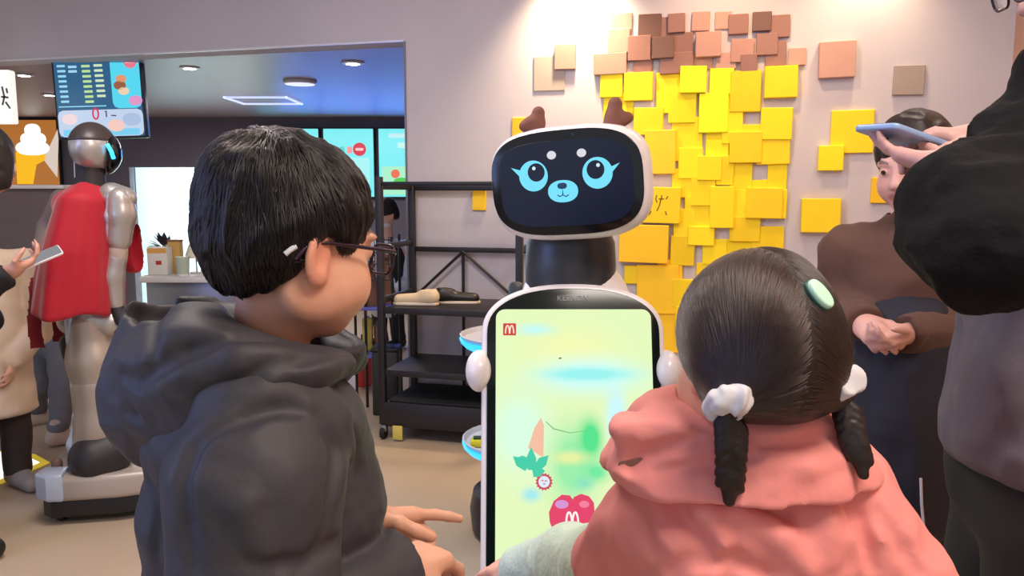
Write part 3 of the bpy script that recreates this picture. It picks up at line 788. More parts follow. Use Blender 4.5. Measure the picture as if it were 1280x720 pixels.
put('carton', box(p + [0, 0, .10], (.075, .06, .2), None, .004), mat('mustard card', (206, 170, 96), .6), t); put('lid', box(p + [0, 0, .206], (.08, .065, .012), None, .003), mat('brown card', (150, 96, 60), .6), t)
p = stand(229, .0); t = thing('plastic_cup', 'pale green clear plastic cup on the counter', 'cup', p)
put('cup', lathe([(.03, 0), (.034, .005), (.042, .115), (.045, .12), (.042, .121)], p, 18), mat('pale green cup', (206, 224, 206), .25), t); put('base', lathe([(.0, -.0), (.036, 0), (.036, .014), (.0, .014)], p + [0, 0, .0], 16), mat('white cup base', (240, 240, 240), .3), t)
p = stand(246, .16); t = thing('table_lamp', 'small white lamp with a pale fabric shade on a thin stand', 'lamp', p)
put('shade', lathe([(.07, .10), (.04, .185), (.036, .185), (.066, .10)], p, 20), mat('cream shade', (236, 236, 214), .6), t); put('stand', tube([p, p + [0, 0, .16]], .006, 8), m_ringm, t); put('base', lathe([(.04, 0), (.04, .01), (.0, .014)], p, 16), m_ringm, t)
p = stand(265, .02); t = thing('napkin_box', 'white napkin box at the right end of the counter supplies', 'box', p)
put('box', box(p + [0, 0, .04], (.11, .09, .08), None, .01), mat('white plastic', (236, 238, 238), .4), t); put('napkin', box(p + [0, 0, .09], (.05, .02, .03), None, .006), mat('tissue', (250, 250, 250), .8), t)
p = stand(292, .16); t = thing('utensil_tray', 'pale grey tray of lids on the counter near the boy\'s collar', 'tray', p)
put('tray', box(p + [0, 0, .02], (.16, .16, .04), None, .006), m_ringm, t)
for i in range(3): put('lid', lathe([(.0, .04 + .012 * i), (.045, .04 + .012 * i), (.045, .05 + .012 * i), (.0, .052 + .012 * i)], p, 16), mat('white plastic', (236, 238, 238), .4), t)
# floor sign glowing at the left edge
q = [atz(-70, 612, .004), atz(2, 604, .004), atz(62, 578, .004), atz(44, 568, .004), atz(-40, 560, .004)]
P2 = np.array([[v[0], v[1]] for v in q]); zz = np.zeros(3)
t = thing('floor_sign', 'lit white floor sign with a yellow border at the left edge', 'sign', np.mean(q, 0) * [1, 1, 0])
put('border', slab(P2, 0, .006, .001, zz, np.array([1., 0, 0]), np.array([0, 1., 0]), seg=1), mat('yellow floor border', (236, 214, 90), .5, emit=(230, 200, 40), estr=.35), t)
put('panel', slab(inset(P2, .045), .004, .010, .001, zz, np.array([1., 0, 0]), np.array([0, 1., 0]), seg=1), mat('lit floor panel', (250, 250, 245), .4, emit=(255, 255, 240), estr=1.0), t)

# ================================================================ the main robot
def text_mesh(s, size, shear=0.0, spacing=1.0):
    cu = bpy.data.curves.new('lettering', 'FONT'); cu.body = s; cu.size = size; cu.shear = shear; cu.space_character = spacing
    cu.align_x = 'CENTER'; cu.align_y = 'CENTER'; cu.extrude = 0.0003
    o = bpy.data.objects.new('lettering', cu); COL.objects.link(o)
    me = bpy.data.meshes.new_from_object(o.evaluated_get(bpy.context.evaluated_depsgraph_get()))
    V = np.array([v.co[:] for v in me.vertices]); F = [list(p.vertices) for p in me.polygons]
    bpy.data.objects.remove(o); bpy.data.curves.remove(cu); bpy.data.meshes.remove(me)
    return V, F
def lettering(s, size, u, v, z, org, X, Y, **kw):
    V, F = text_mesh(s, size, **kw); Z = np.cross(X, Y)
    return org + (V[:, :1] + u) * X + (V[:, 1:2] + v) * Y + (V[:, 2:3] + z) * Z, F
def sdfmesh(name, f, lo, hi, h, m, parent, smooth=180, it=1, kind=None, cols=None):
    VF = relax(surf(f, lo, hi, h), it)
    return put(name, VF, m, parent, smooth, kind=kind, cols=cols(VF[0]) if cols else None)

m_shell = mat('white robot shell', (232, 226, 226), .28, coat=.3)
m_blk = mat('black gloss glass', (10, 12, 16), .12)
m_dgy = mat('dark grey robot plastic', (52, 56, 62), .35)
RB = at(716, 545, 1.88); RT_, RBt = at(717, 400, 1.955), at(718, 690, 1.80)
RY = unit((RT_ - RBt) * [0, 1, 1]); RX = np.array([1., 0, 0]); RZ = np.cross(RX, RY)
def rv(px, py, off_=0.0):
    p = atplane(px, py, RB + RZ * off_, RZ) - RB; return np.array([np.dot(p, RX), np.dot(p, RY)])
rob = thing('service_robot', 'white service robot with a tall advert screen and a deer face display', 'robot', (RB[0], 2.02, 0))
tl, tr_ = rv(602, 420), rv(831, 420); top = rv(716, 354)[1]; bot = -.46
hw_ = (tr_[0] - tl[0]) / 2; cu_ = (tr_[0] + tl[0]) / 2
def arch(hw, top, bot, r, rise, n=9):
    P = []; H = .128; ex = 2.35
    for k in range(31):                         # arched top, right to left
        t = math.pi * k / 30; co_, si_ = math.cos(t), math.sin(t)
        P.append((hw * math.copysign(abs(co_) ** (2 / ex), co_), top - H + H * abs(si_) ** (2 / ex)))
    r2 = .05
    for k in range(6):
        a = math.radians(180 + 90 * k / 5); P.append((-hw + r2 + r2 * math.cos(a), bot + r2 + r2 * math.sin(a)))
    for k in range(6):
        a = math.radians(270 + 90 * k / 5); P.append((hw - r2 + r2 * math.cos(a), bot + r2 + r2 * math.sin(a)))
    return np.array(P)
A0 = arch(hw_, top, bot, .125, .030); A0[:, 0] += cu_
put('panel_frame', slab(A0, -.052, 0.0, .012, RB, RX, RY), m_shell, rob, 50)
put('glass', slab(inset(A0, .0135), 0.0, .004, .002, RB, RX, RY, both=False), mat('dark green black glass', (14, 24, 22), .14), rob, 50)
# display: luminous picture with soft clouds of colour
def display_material():
    m = bpy.data.materials.new('advert display'); m.use_nodes = True; t = NT(m); b = t.n['Principled BSDF']
    b.inputs['Base Color'].default_value = (.01, .01, .01, 1); b.inputs['Roughness'].default_value = .2
    co = t.add('ShaderNodeTexCoord'); cur = None
    def cloud(uv, r, ry, col, amount, sharp=1.0):
        nonlocal cur
        q = RB + uv[0] * RX + uv[1] * RY - np.array(rob['_org'])
        mp = t.add('ShaderNodeMapping', vector_type='TEXTURE'); mp.inputs['Location'].default_value = tuple(q)
        mp.inputs['Scale'].default_value = (r * 1.45, ry * 1.45, ry * 1.45)
        t.link(co.outputs['Object'], mp.inputs['Vector'])
        g = t.add('ShaderNodeTexGradient', gradient_type='QUADRATIC_SPHERE' if sharp == 1 else 'SPHERICAL'); t.link(mp.outputs['Vector'], g.inputs['Vector'])
        mu = t.add('ShaderNodeMath', operation='MULTIPLY', use_clamp=True); mu.inputs[1].default_value = amount; t.link(g.outputs['Fac'], mu.inputs[0])
        mx = t.add('ShaderNodeMix', data_type='RGBA'); t.link(mu.outputs[0], mx.inputs['Factor'])
        if cur is None: mx.inputs[6].default_value = (*lin((226, 246, 186)), 1)
        else: t.link(cur, mx.inputs[6])
        mx.inputs[7].default_value = (*lin(col), 1); cur = mx.outputs[2]
    cloud(rv(716, 440), .14, .08, (240, 246, 176), 1.6)
    cloud(rv(735, 470), .16, .055, (206, 250, 240), 2.2)
    cloud(rv(668, 412), .06, .018, (196, 246, 236), 2.0)
    cloud(rv(735, 468), .13, .020, (150, 240, 236), 2.4)
    cloud(rv(650, 540), .09, .12, (214, 250, 222), 2.0)
    cloud(rv(715, 580), .07, .12, (150, 236, 170), 1.9)
    cloud(rv(738, 548), .035, .06, (76, 226, 140), 2.2)
    cloud(rv(745, 590), .04, .03, (110, 232, 160), 1.8)
    cloud(rv(712, 572), .055, .020, (226, 240, 160), 2.0)
    cloud(rv(664, 618), .030, .022, (160, 232, 236), 1.8)
    cloud(rv(730, 604), .030, .020, (130, 226, 190), 1.6)
    cloud(rv(770, 520), .03, .09, (200, 246, 250), 2.0)
    cloud(rv(720, 690), .16, .07, (206, 240, 180), 1.2)
    t.link(cur, b.inputs['Emission Color']); b.inputs['Emission Strength'].default_value = 1.02
    return m
d0, d1 = rv(620, 387), rv(813, 387); dw = d1[0] - d0[0]; dh = d0[1] - (bot + .07); dc = ((d0[0] + d1[0]) / 2, d0[1] - dh / 2)
put('advert_screen', flat(off(rrect(dw, dh, .022, 5), *dc), .0042, RB, RX, RY, .001), display_material(), rob, 40)
def rd(name, P, col, z=.0056, st=1.0): return put(name, flat(P, z, RB, RX, RY, .0005), emat('lit %d %d %d' % col, col, st), rob, 40)
px1 = 1.9 / 1000
def emblem_m(u, v, s, z, col=(255, 236, 220)):
    """the white double arch"""
    a = np.linspace(0, math.pi, 13)
    L = np.concatenate([np.stack([-.25 - .23 * np.cos(a), 1.9 * .5 * np.sin(a) - .45], 1), np.stack([.25 - .23 * np.cos(a), 1.9 * .5 * np.sin(a) - .45], 1)]) * s
    return put('arch_emblem', strip(L + [u, v], .13 * s * 1.2, z, RB, RX, RY), emat('lit %d %d %d' % col, col, 1), rob, 40)
q = rv(637, 412); rd('logo_square', off(rrect(.032, .030, .002, 2), *q), (206, 60, 52)); emblem_m(q[0], q[1] - .001, .021, .0062, (250, 232, 210))
# cup outline rim, fruit, leaves, badges
rd('rim_line', stroke(np.array([rv(682, 527), rv(692, 536), rv(712, 541), rv(735, 538)]), [.002, .003, .002, .001]), (120, 190, 120))
rd('ink_fleck', off(circ(.004, 8, .002), *rv(700, 448)), (70, 110, 90))
rd('slice', np.array([rv(660, 560), rv(679, 572), rv(680, 532), rv(676, 522), rv(668, 535)]), (244, 190, 160), .0052)
for (dx, dy, a, L) in ((664, 582, 90, .045), (655, 582, 140, .035), (673, 582, 45, .035), (657, 577, 165, .028), (671, 590, 10, .02)):
    c_ = rv(dx, dy); ar = math.radians(a); D_ = np.array([math.cos(ar), math.sin(ar)]); Nn = np.array([-D_[1], D_[0]])
    rd('leaf', np.array([c_ - D_ * .01 - Nn * .004, c_ - D_ * .01 + Nn * -.010, c_ + D_ * L * .4 - Nn * .012, c_ + D_ * L, c_ + D_ * L * .4 + Nn * .012, c_ - D_ * .01 + Nn * .008]), (64, 206, 168), .0058)
q = rv(680, 602); st_ = []
for k in range(32):
    r = .0215 if k % 2 else .0175; st_.append((r * math.cos(k * math.pi / 16) + q[0], r * math.sin(k * math.pi / 16) + q[1]))
rd('badge', np.array(st_), (206, 74, 92), .0058); rd('badge_centre', off(circ(.0135, 20), *q), (222, 234, 250), .0064)
for dx, dy in ((-.004, .003), (.004, .002), (0, -.005)): rd('badge_mark', off(rrect(.006, .003, .001, 2), q[0] + dx, q[1] + dy), (226, 120, 140), .007)
mb = [rv(690, 660), rv(741, 652), rv(743, 640), rv(742, 628), rv(736, 620), rv(726, 617), rv(717, 621), rv(716, 624), rv(712, 619), rv(702, 618), rv(692, 626), rv(686, 640), rv(687, 652)]
rd('red_ribbon', np.array(mb), (228, 70, 108), .0058); rd('ribbon_shine', off(superell(.016, .010, 2, 18), *rv(702, 630)), (214, 150, 214), .0064); rd('ribbon_shine', off(superell(.012, .008, 2, 18), *rv(730, 630)), (242, 130, 160), .0064)
q = rv(715, 648); emblem_m(q[0], q[1], .030, .0064, (255, 244, 240))
put('price_lettering', lettering('3.14', .040, *rv(666, 688), .0058, RB, RX, RY, shear=.25), emat('lit dark teal', (70, 128, 120), 1.0), rob, 40)
put('price_lettering', lettering('元', .018, *rv(690, 690), .0058, RB, RX, RY), emat('lit dark teal', (70, 128, 120), 1.0), rob, 40)
put('maker_lettering', lettering('KEENON', .019, *rv(716, 373.5), .0052, RB, RX, RY, spacing=1.05), mat('silver print', (150, 156, 156), .4), rob, 40)
# side pods
for sx, lab in ((-1, None), (1, None)):
    q = RB + RX * (cu_ + sx * (hw_ + .006)) + RY * rv(602, 463)[1] - RZ * .018
    R = np.stack([RX, RY, RZ], 1)
    V, F = lathe([(math.sin(a), -math.cos(a)) for a in np.linspace(.02, math.pi - .02, 15)], (0, 0, 0), 24)
    put('side_pod', ((V * [.034, .046, .052])[:, [0, 2, 1]] * [1, 1, -1] @ R.T + q, F), m_shell, rob, 180)
# shoulders, neck, column and base
q = at(719, 366, 2.125)
put('collar', lathe([(.168, -.06), (.152, -.02), (.135, .025), (.112, .058), (.085, .080), (.0, .086)], q, 40, sx=1.0, sy=.85), m_shell, rob, 60)
q2 = at(713, 345, 2.12)
put('neck', lathe([(.10, -.08), (.118, -.03), (.121, .03), (.117, .09), (.105, .12), (.0, .13)], q2, 32), m_dgy, rob, 50)
zt = q[2] - .05
V, F = lathe([(.12, .16), (.19, .17), (.20, .30), (.185, .6), (.165, zt - .06), (.13, zt), (.0, zt)], (RB[0], 2.125, 0), 36, sy=.72)
put('column', (V, F), m_shell, rob, 60)
put('base', lathe([(.22, .035), (.275, .06), (.285, .11), (.25, .165), (.16, .18), (.0, .18)], (RB[0], 2.06, 0), 40, sy=.95), m_dgy, rob, 60)
for a in (45, 135, 225, 315):
    w_ = np.array([RB[0] + .2 * math.cos(math.radians(a)), 2.06 + .19 * math.sin(math.radians(a)), .035])
    V, F = lathe([(.01, -.015), (.03, -.015), (.035, -.008), (.035, .008), (.03, .015), (.01, .015)], (0, 0, 0), 18)
    put('wheel', (V[:, [2, 0, 1]] + w_, F), mat('black rubber', (18, 18, 18), .7), rob, 50)
# head
HC = at(707, 230, 1.93)
yaw, roll, tiltb = math.radians(20), math.radians(3.6), math.radians(4)
HZ = unit([-math.sin(yaw), -math.cos(yaw), -math.sin(tiltb)])
HX = unit(np.cross([0, 0, 1], HZ)); HYv = np.cross(HZ, HX)
HX, HYv = HX * math.cos(roll) + HYv * math.sin(roll), HYv * math.cos(roll) - HX * math.sin(roll)
ho = superell(.199, .138, 3.3, 72)
hd_ = put('head', slab(ho, -.095, 0, .034, HC, HX, HYv, seg=6), m_shell, rob, 60)
put('face_glass', slab(off(superell(.188, .125, 3.2, 72), 0, .003), -.002, .003, .002, HC, HX, HYv, both=False), m_blk, hd_, 50)
def face_px(px, py):
    p = atplane(px, py, HC + HZ * .003, HZ) - HC; return np.array([np.dot(p, HX), np.dot(p, HYv)])
put('face_display', flat(off(superell(.165, .102, 4, 60), 0, .002), .0035, HC, HX, HYv, .0004), emat('lit deep blue', (10, 22, 50), .75), hd_, 40)
def fd(name, P, col, z, st=1.0): return put(name, flat(P, z, HC, HX, HYv, .0004), emat('lit %d %d %d' % col, col, st), hd_, 40)
CY_ = (120, 226, 252)
for (ex, ey, sg, rr_) in ((667, 220, -1, 1.0), (747, 216, 1, 1.0)):
    e = face_px(ex, ey)
    fd('eye', off(circ(.0365, 32, .037), *e), CY_, .0045)
    fd('pupil', off(circ(.0215, 28, .022), e[0] - sg * .006 * (1 if sg < 0 else 1) + (0.002), e[1] + .008), (14, 30, 56), .0052, .8)
    fd('glint', off(circ(.0045, 14), e[0] + .003, e[1] + .018), (210, 240, 255), .0058)
    b0 = face_px(ex + sg * 13, ey - 6); b1 = face_px(ex + sg * 28, ey - (10 if sg < 0 else 13)); b2 = face_px(ex + sg * 17, ey + 1)
    P = np.array([b0, b1, b2]); 
    if np.cross(np.append(P[1] - P[0], 0), np.append(P[2] - P[0], 0))[2] < 0: P = P[::-1]
    fd('eyelash', P, CY_, .0046)
for x, y in ((689.5, 194), (727, 191)): fd('brow_dot', off(circ(.0115, 18, .010), *face_px(x, y)), (226, 224, 232), .0045, .95)
n_ = face_px(704, 239)
fd('muzzle', off(superell(.0375, .0265, 2.2, 36), *n_), CY_, .0045)
fd('nose', off(superell(.012, .0075, 2.4, 20), n_[0] - .001, n_[1] + .013), (30, 60, 100), .0052)
put('mouth', strip(np.array([(-.014, -.008), (-.008, -.012), (-.001, -.009), (0, .006), (0, -.009), (.007, -.013), (.014, -.009)]) + n_, .0026, .0056, HC, HX, HYv), emat('lit navy', (24, 50, 92), 1), hd_, 40)
put('camera_dot', flat(off(circ(.004, 12), *face_px(716, 168)), .0034, HC, HX, HYv), mat('lens dot', (40, 44, 60), .2), hd_, 40)
def antler(pts, br, r):
    f = lambda P: smin(chain(P, pts, r, .01), chain(P, br, [r[-1] * .95, r[-1] * .9, r[-1] * .8], .01), .012)
    A = np.array(list(pts) + list(br)); return sdfmesh('antler', f, A.min(0) - .05, A.max(0) + .05, .0035, mat('brown antler felt', (124, 78, 66), .8, bump=.2, bscale=200), hd_)
Ya = 2.0
antler([at(666, 172, Ya), at(671, 154, Ya), at(673, 141, Ya)], [at(671, 156, Ya), at(661, 155, Ya - .005), at(655, 158, Ya - .01)], [.021, .019, .016])
antler([at(763, 165, Ya - .03), at(767, 146, Ya - .03), at(769, 130, Ya - .03)], [at(767, 152, Ya - .03), at(778, 149, Ya - .03), at(785, 147, Ya - .03)], [.023, .020, .017])

# ================================================================ delivery robot behind it
DY = 2.95; dc_ = at(652, 500, DY); dcx = dc_[0]
t = thing('delivery_robot', 'tray delivery robot with blue glowing rims, mostly hidden behind the deer faced robot', 'robot', (dcx, DY, 0))
m_tray = mat('pale grey tray', (206, 206, 210), .4); m_blue = mat('blue light rim', (20, 60, 120), .3, emit=(40, 190, 250), estr=1.5)
for py, rr_ in ((424, .232), (553, .225)):
    z = at(600, py, DY)[2]
    tr = put('tray', lathe([(.0, -.012), (rr_ * .8, -.012), (rr_ - .012, .0), (rr_, .022), (rr_ - .006, .024), (rr_ - .016, .006), (.0, .002)], (dcx, DY, z), 44), m_tray, t, 50)
    put('light_rim', lathe([(rr_ - .02, -.024), (rr_ - .004, -.008), (rr_ + .001, .006), (rr_ - .003, .008), (rr_ - .014, -.01), (rr_ - .028, -.022)], (dcx, DY, z), 44), m_blue, tr, 60)
put('column', box((dcx + .12, DY + .12, .55), (.10, .10, .80), None, .02), m_dgy, t)
put('column', box((dcx - .02, DY + .17, .55), (.06, .06, .80), None, .02), m_dgy, t)
put('base', lathe([(.16, .0), (.19, .02), (.198, .10), (.185, .17), (.12, .2), (.0, .2)], (dcx, DY, 0), 36), mat('black robot base', (30, 30, 32), .4), t, 50)
zz_ = at(600, 553, DY)[2] + .004
t2 = thing('snack_packet', 'small yellow and green packet lying on the lower tray with the blue rim', 'packet', (dcx - .15, DY - .06, zz_))
put('packet', box((dcx - .155, DY - .06, zz_ + .016), (.07, .05, .028), None, .008), mat('yellow packet', (226, 214, 40), .4), t2); put('seal', box((dcx - .155, DY - .06, zz_ + .034), (.05, .03, .006), None, .002), mat('dark green packet', (30, 60, 40), .4), t2)

# ================================================================ black shelf against the wall
m_blkm = mat('black painted metal', (36, 33, 36), .45, .2)
RW = np.stack([WD, WNn, UPV], 1)
def wp(s, d, z): return W0 + WD * s + WNn * d + UPV * z
s0 = wallpt(516, 400, .06)[0]; SHW = .74; SD0, SD1 = .05, .50
# front left post foot on the floor
sh = thing('shelf_unit', 'black metal shelf unit with cross brace against the grey wall', 'shelf', wp(s0 + SHW / 2, .3, 0))
s0f = s0 - .005
ZT = at(515, 229, 4.35)[2]
for s in (s0, s0 + SHW):
    put('post', box(wp(s, SD0, ZT / 2 + .03), (.035, .035, ZT - .06), RW, .004), m_blkm, sh)
    put('post', box(wp(s, SD1, ZT / 2 + .055), (.035, .035, ZT - .05), RW, .004), m_blkm, sh)
    for z in (ZT - .02, ZT - .33, .52 + .22): put('side_rail', box(wp(s, (SD0 + SD1) / 2, z), (.022, SD1 - SD0, .03), RW, .003), m_blkm, sh)
def shz(px, py): return atplane(px, py, wp(0, SD1, 0), WNn)[2]
Z3, Z2, Z1 = shz(540, 389), shz(540, 468), shz(540, 548)
for k, z in enumerate((Z3, Z2)):
    b = put('shelf_board', box(wp(s0 + SHW / 2, (SD0 + SD1) / 2, z), (SHW - .02, SD1 - SD0, .022), RW, .004), m_blkm, sh)
    put('front_edge', box(wp(s0 + SHW / 2, SD1 + .004, z - .004), (SHW - .03, .014, .034), RW, .004), m_blkm, b)
tz = Z1
tz = .215
put('bottom_tray', join(box(wp(s0 + SHW / 2, (SD0 + SD1) / 2, tz - .07), (SHW, SD1 - SD0 + .02, .10), RW, .006), box(wp(s0 + SHW / 2, SD1 + .014, tz - .075), (SHW - .03, .012, .13), RW, .004)), m_blkm, sh)
put('rubber_mat', box(wp(s0 + SHW / 2, (SD0 + SD1) / 2, tz - .014), (SHW - .05, SD1 - SD0 - .05, .012), RW, .003), mat('black ribbed mat', (26, 25, 26), .7, bump=.4, bscale=120), sh)
put('top_bar', box(wp(s0 + SHW / 2, SD0, ZT - .02), (SHW, .03, .04), RW, .004), m_blkm, sh)
put('top_bar', box(wp(s0 + SHW / 2, SD1, ZT - .005), (SHW, .02, .02), RW, .004), m_blkm, sh)
ZM = atplane(560, 312, wp(0, SD0, 0), WNn)[2]
put('cross_bar', box(wp(s0 + SHW / 2, SD0 - .01, ZM), (SHW, .02, .028), RW, .003), m_blkm, sh)
sm = s0 + .30
put('brace', tube([wp(sm, SD0 - .01, ZM), wp(sm, SD0 - .01, Z1)], .009, 8), m_blkm, sh)
for dx in (-.28, .30): put('brace', tube([wp(sm, SD0 - .005, ZM - .01), wp(sm + dx, SD0 - .005, Z3 + .02)], .008, 8), m_blkm, sh)
for s in (s0, s0 + SHW):
    for d in (SD0, SD1):
        V, F = lathe([(.006, -.013), (.03, -.013), (.034, -.006), (.034, .006), (.03, .013), (.006, .013)], (0, 0, 0), 16)
        cs = put('caster', (V[:, [2, 0, 1]] @ RW.T + wp(s, d, .034), F), mat('black rubber', (18, 18, 18), .7), sh, 50)
        put('caster_fork', box(wp(s, d, .06), (.04, .03, .035), RW, .004), mat('steel', (150, 150, 150), .3, .8), cs)
tg = put('yellow_tag', box(atplane(497, 541, wp(0, SD1 + .03, 0), WNn), (.055, .012, .075), RW, .004), mat('yellow tag', (206, 190, 90), .5), sh); tg['label'] = 'small yellow tag'
# things on it: one beige shoe, one black shoe
def shoe(name, label, p, heading, m, sole, s=1.0):
    f_ = unit(heading); r_ = np.array([f_[1], -f_[0], 0]); R = np.stack([f_, r_, UPV], 1); p = np.asarray(p)
    def f(P):
        q = (P - f32(p)) @ f32(R) / np.float32(s)
        d = cap(q, (-.085, 0, .035), (.085, 0, .026), .032, .028)
        d = smin(d, ell(q, (-.065, 0, .050), (.052, .034, .045)), .02)
        d = smax(d, -ell(q, (-.06, 0, .10), (.042, .024, .045)), .008)
        d = smax(d, -(q[:, 2] - .006), .004)
        return d * s
    t = thing(name, label, 'shoe', p)
    ex = np.abs(R) @ np.array([.14, .05, 0]) * s
    sdfmesh('upper', f, p + [-ex[0] - .02, -ex[1] - .02, -.01], p + [ex[0] + .02, ex[1] + .02, .11 * s], .004, m, t)
    put('sole', slab(np.array([(x * s, y * s) for x, y in ((.118, 0), (.1, .028), (.04, .036), (-.05, .03), (-.105, .026), (-.118, 0), (-.105, -.026), (-.05, -.03), (.04, -.036), (.1, -.028))]), 0, .014 * s, .004, p, f_, np.cross(UPV, f_)), sole, t)
    return t
zt_ = Z3 + .012
a = atplane(520, 384, wp(0, .38, 0), WNn); a[2] = zt_
shoe('shoe', 'beige cloth shoe on the shelf above the glowing tray', a, -WD + WNn * .15, mat('beige suede', (206, 186, 156), .8, bump=.2), mat('pale sole', (214, 200, 180), .6), 1.05)
a = atplane(572, 384, wp(0, .27, 0), WNn); a[2] = zt_
shoe('shoe', 'black shoe lying right of the beige one on the same shelf', a, WD - WNn * .2, mat('black leather', (26, 24, 24), .4), mat('pale sole', (214, 200, 180), .6), 1.05)

# ================================================================ small rack at the left, in the opening
RY2 = 4.75
def rp(px, py, dy=0): return at(px, py, RY2 + dy)
x0, x1 = rp(431, 400)[0], rp(491, 400)[0]; xm, xw = (x0 + x1) / 2, x1 - x0
rk = thing('wire_rack', 'slim black wire rack with blue shelves between the boy\'s face and the shelf unit', 'rack', (xm, RY2, 0))
zt2 = rp(460, 296)[2]
for x in (rp(457, 400)[0], x1): put('post', tube([(x, RY2, .0), (x, RY2, zt2)], .009, 8), m_blkm, rk)
for x in (x0, x1): put('post', tube([(x, RY2 + .32, .0), (x, RY2 + .32, zt2)], .009, 8), m_blkm, rk)
m_bs = mat('blue shelf film', (92, 96, 190), .35)
for py in (386, 446):
    z = rp(460, py)[2]; put('shelf_board', box((xm, RY2 + .16, z), (xw, .34, .02), None, .004), m_bs, rk)
wires = []
for py in (300, 316, 330, 350): z = rp(460, py)[2]; wires.append(tube([(x0, RY2, z), (x1, RY2, z)], .004, 6))
for k in range(5): x = rp(462 + 6 * k, 300)[0]; wires.append(tube([(x, RY2, zt2), (x, RY2, rp(460, 350)[2])], .003, 6))
put('wire_grid', join(*wires), m_blkm, rk, kind='stuff')
z_ = rp(460, 386)[2] + .011
def cone_bag(px, dy, h, col, label, cat='bag'):
    q = rp(px, 380, dy); q[2] = z_
    t = thing('gift_bag', label, cat, q)
    put('bag', lathe([(.06, 0), (.062, .02), (.035, h * .6), (.012, h), (.02, h + .03), (.0, h + .03)], q, 12), mat('brown paper %d' % h.__hash__(), col, .7, bump=.3, bscale=25), t)
    put('tie', lathe([(.018, h - .01), (.02, h), (.018, h + .01)], q, 12), mat('dark twine', (70, 46, 36), .7), t)
cone_bag(465, .09, .24, (110, 74, 60), 'brown tied paper bag on the wire rack, left of the pair'); cone_bag(484, .22, .27, (140, 92, 70), 'taller brown tied paper bag beside it, next to the shelf post')
z_ = rp(460, 446)[2] + .011
q = rp(460, 430, .16); q[2] = z_; t = thing('juice_carton', 'tall yellow carton standing on the lower blue shelf', 'carton', q); put('carton', box(q + [0, 0, .10], (.06, .05, .2), None, .004), mat('dull yellow card', (196, 176, 70), .6), t); put('cap', lathe([(.012, .2), (.012, .215), (0, .215)], q, 10), m_ringm, t)
q = rp(476, 430, .16); q[2] = z_; t = thing('brown_bottle', 'brown bottle next to the yellow carton on the lower blue shelf', 'bottle', q); put('bottle', lathe([(.036, 0), (.038, .01), (.038, .14), (.015, .2), (.014, .24), (0, .24)], q, 16), mat('brown bottle', (120, 78, 60), .4), t); put('cap', lathe([(.016, .232), (.016, .25), (0, .25)], q, 12), m_blkm, t)
q = rp(484, 505, -.12); q[2] = 0; t = thing('waste_bin', 'tall dark bin standing on the floor under the wire rack', 'bin', q + [.0, .05, 0])
put('body', box(q + [0, .0, .19], (.15, .15, .38), None, .012), mat('dark green plastic', (36, 40, 40), .5), t); put('lid', box(q + [0, .0, .39], (.16, .16, .022), None, .008), m_blkm, t)
q = rp(455, 472, .55); q[2] = 0; t = thing('red_canister', 'small red canister on the floor behind the wire rack', 'canister', q)
put('body', lathe([(.05, 0), (.055, .02), (.055, .26), (.03, .31), (.0, .31)], q, 16), mat('red enamel', (196, 60, 56), .4), t); put('valve', lathe([(.015, .3), (.015, .35), (0, .35)], q, 10), m_blkm, t)

# ================================================================ humanoid robot in a red cape
HYd = 3.15
def hp(px, py, dy=0.0): return at(px, py, HYd + dy)
m_sil = mat('silver robot shell', (186, 182, 180), .32, .55); m_sild = mat('dark robot joint', (40, 38, 42), .5)
hum = thing('humanoid_robot', 'silver humanoid robot in a red cape on a rolling base', 'robot', atz(120, 640, 0))
hc = hp(116, 187)
f = lambda P: smin(ell(P, hc + [0, 0, .008], (.080, .098, .090)), cap(P, hp(120, 200, .05), hp(126, 206, .06), .05, .04), .04)
hh = sdfmesh('head', f, hc - .2, hc + .2, .006, m_sil, hum)
fc_ = lambda P: smax(ell(P, hc + [0, 0, .002], (.085, .103, .104)), -(P[:, 2] - f32(hc[2] + .028)), .012)
sdfmesh('head_cap', fc_, hc - .2, hc + .2, .006, mat('dark grey head cap', (62, 54, 54), .4), hh)
fv = lambda P: smax(ell(P, hc + [.012, .012, -.01], (.084, .101, .094)), -plane(P, hc + [.036, .03, 0], (.85, .45, 0)), .01)
sdfmesh('visor', fv, hc - .2, hc + .2, .006, m_blk, hh)
put('eye_light', tube([hp(134, 180, -.055), hp(139, 189, -.045), hp(142, 198, -.03)], .008, 8), mat('cyan eye light', (20, 100, 160), .3, emit=(60, 200, 255), estr=2.2), hh, 180)
put('ear_light', tube([hp(147, 178, .03), hp(148, 195, .02), hp(145, 207, .02)], .004, 8), mat('white blue light', (120, 140, 200), .3, emit=(190, 200, 255), estr=1.0), hh, 180)
put('neck', tube([hp(112, 200), hp(114, 238)], [.052, .056], 16), m_sild, hum, 60)
put('neck_strut', tube([hp(94, 198, -.03), hp(95, 222, -.03)], .007, 8), m_sil, hum, 60)
tc = hp(106, 300)
f = lambda P: smin(cap(P, hp(112, 272), hp(108, 330), .10, .09), cap(P, hp(108, 330), hp(112, 395), .09, .08), .06)
sdfmesh('torso', f, tc - [.35, .3, .5], tc + [.35, .3, .5], .010, mat('robot torso shell', (150, 148, 150), .4, .4), hum)
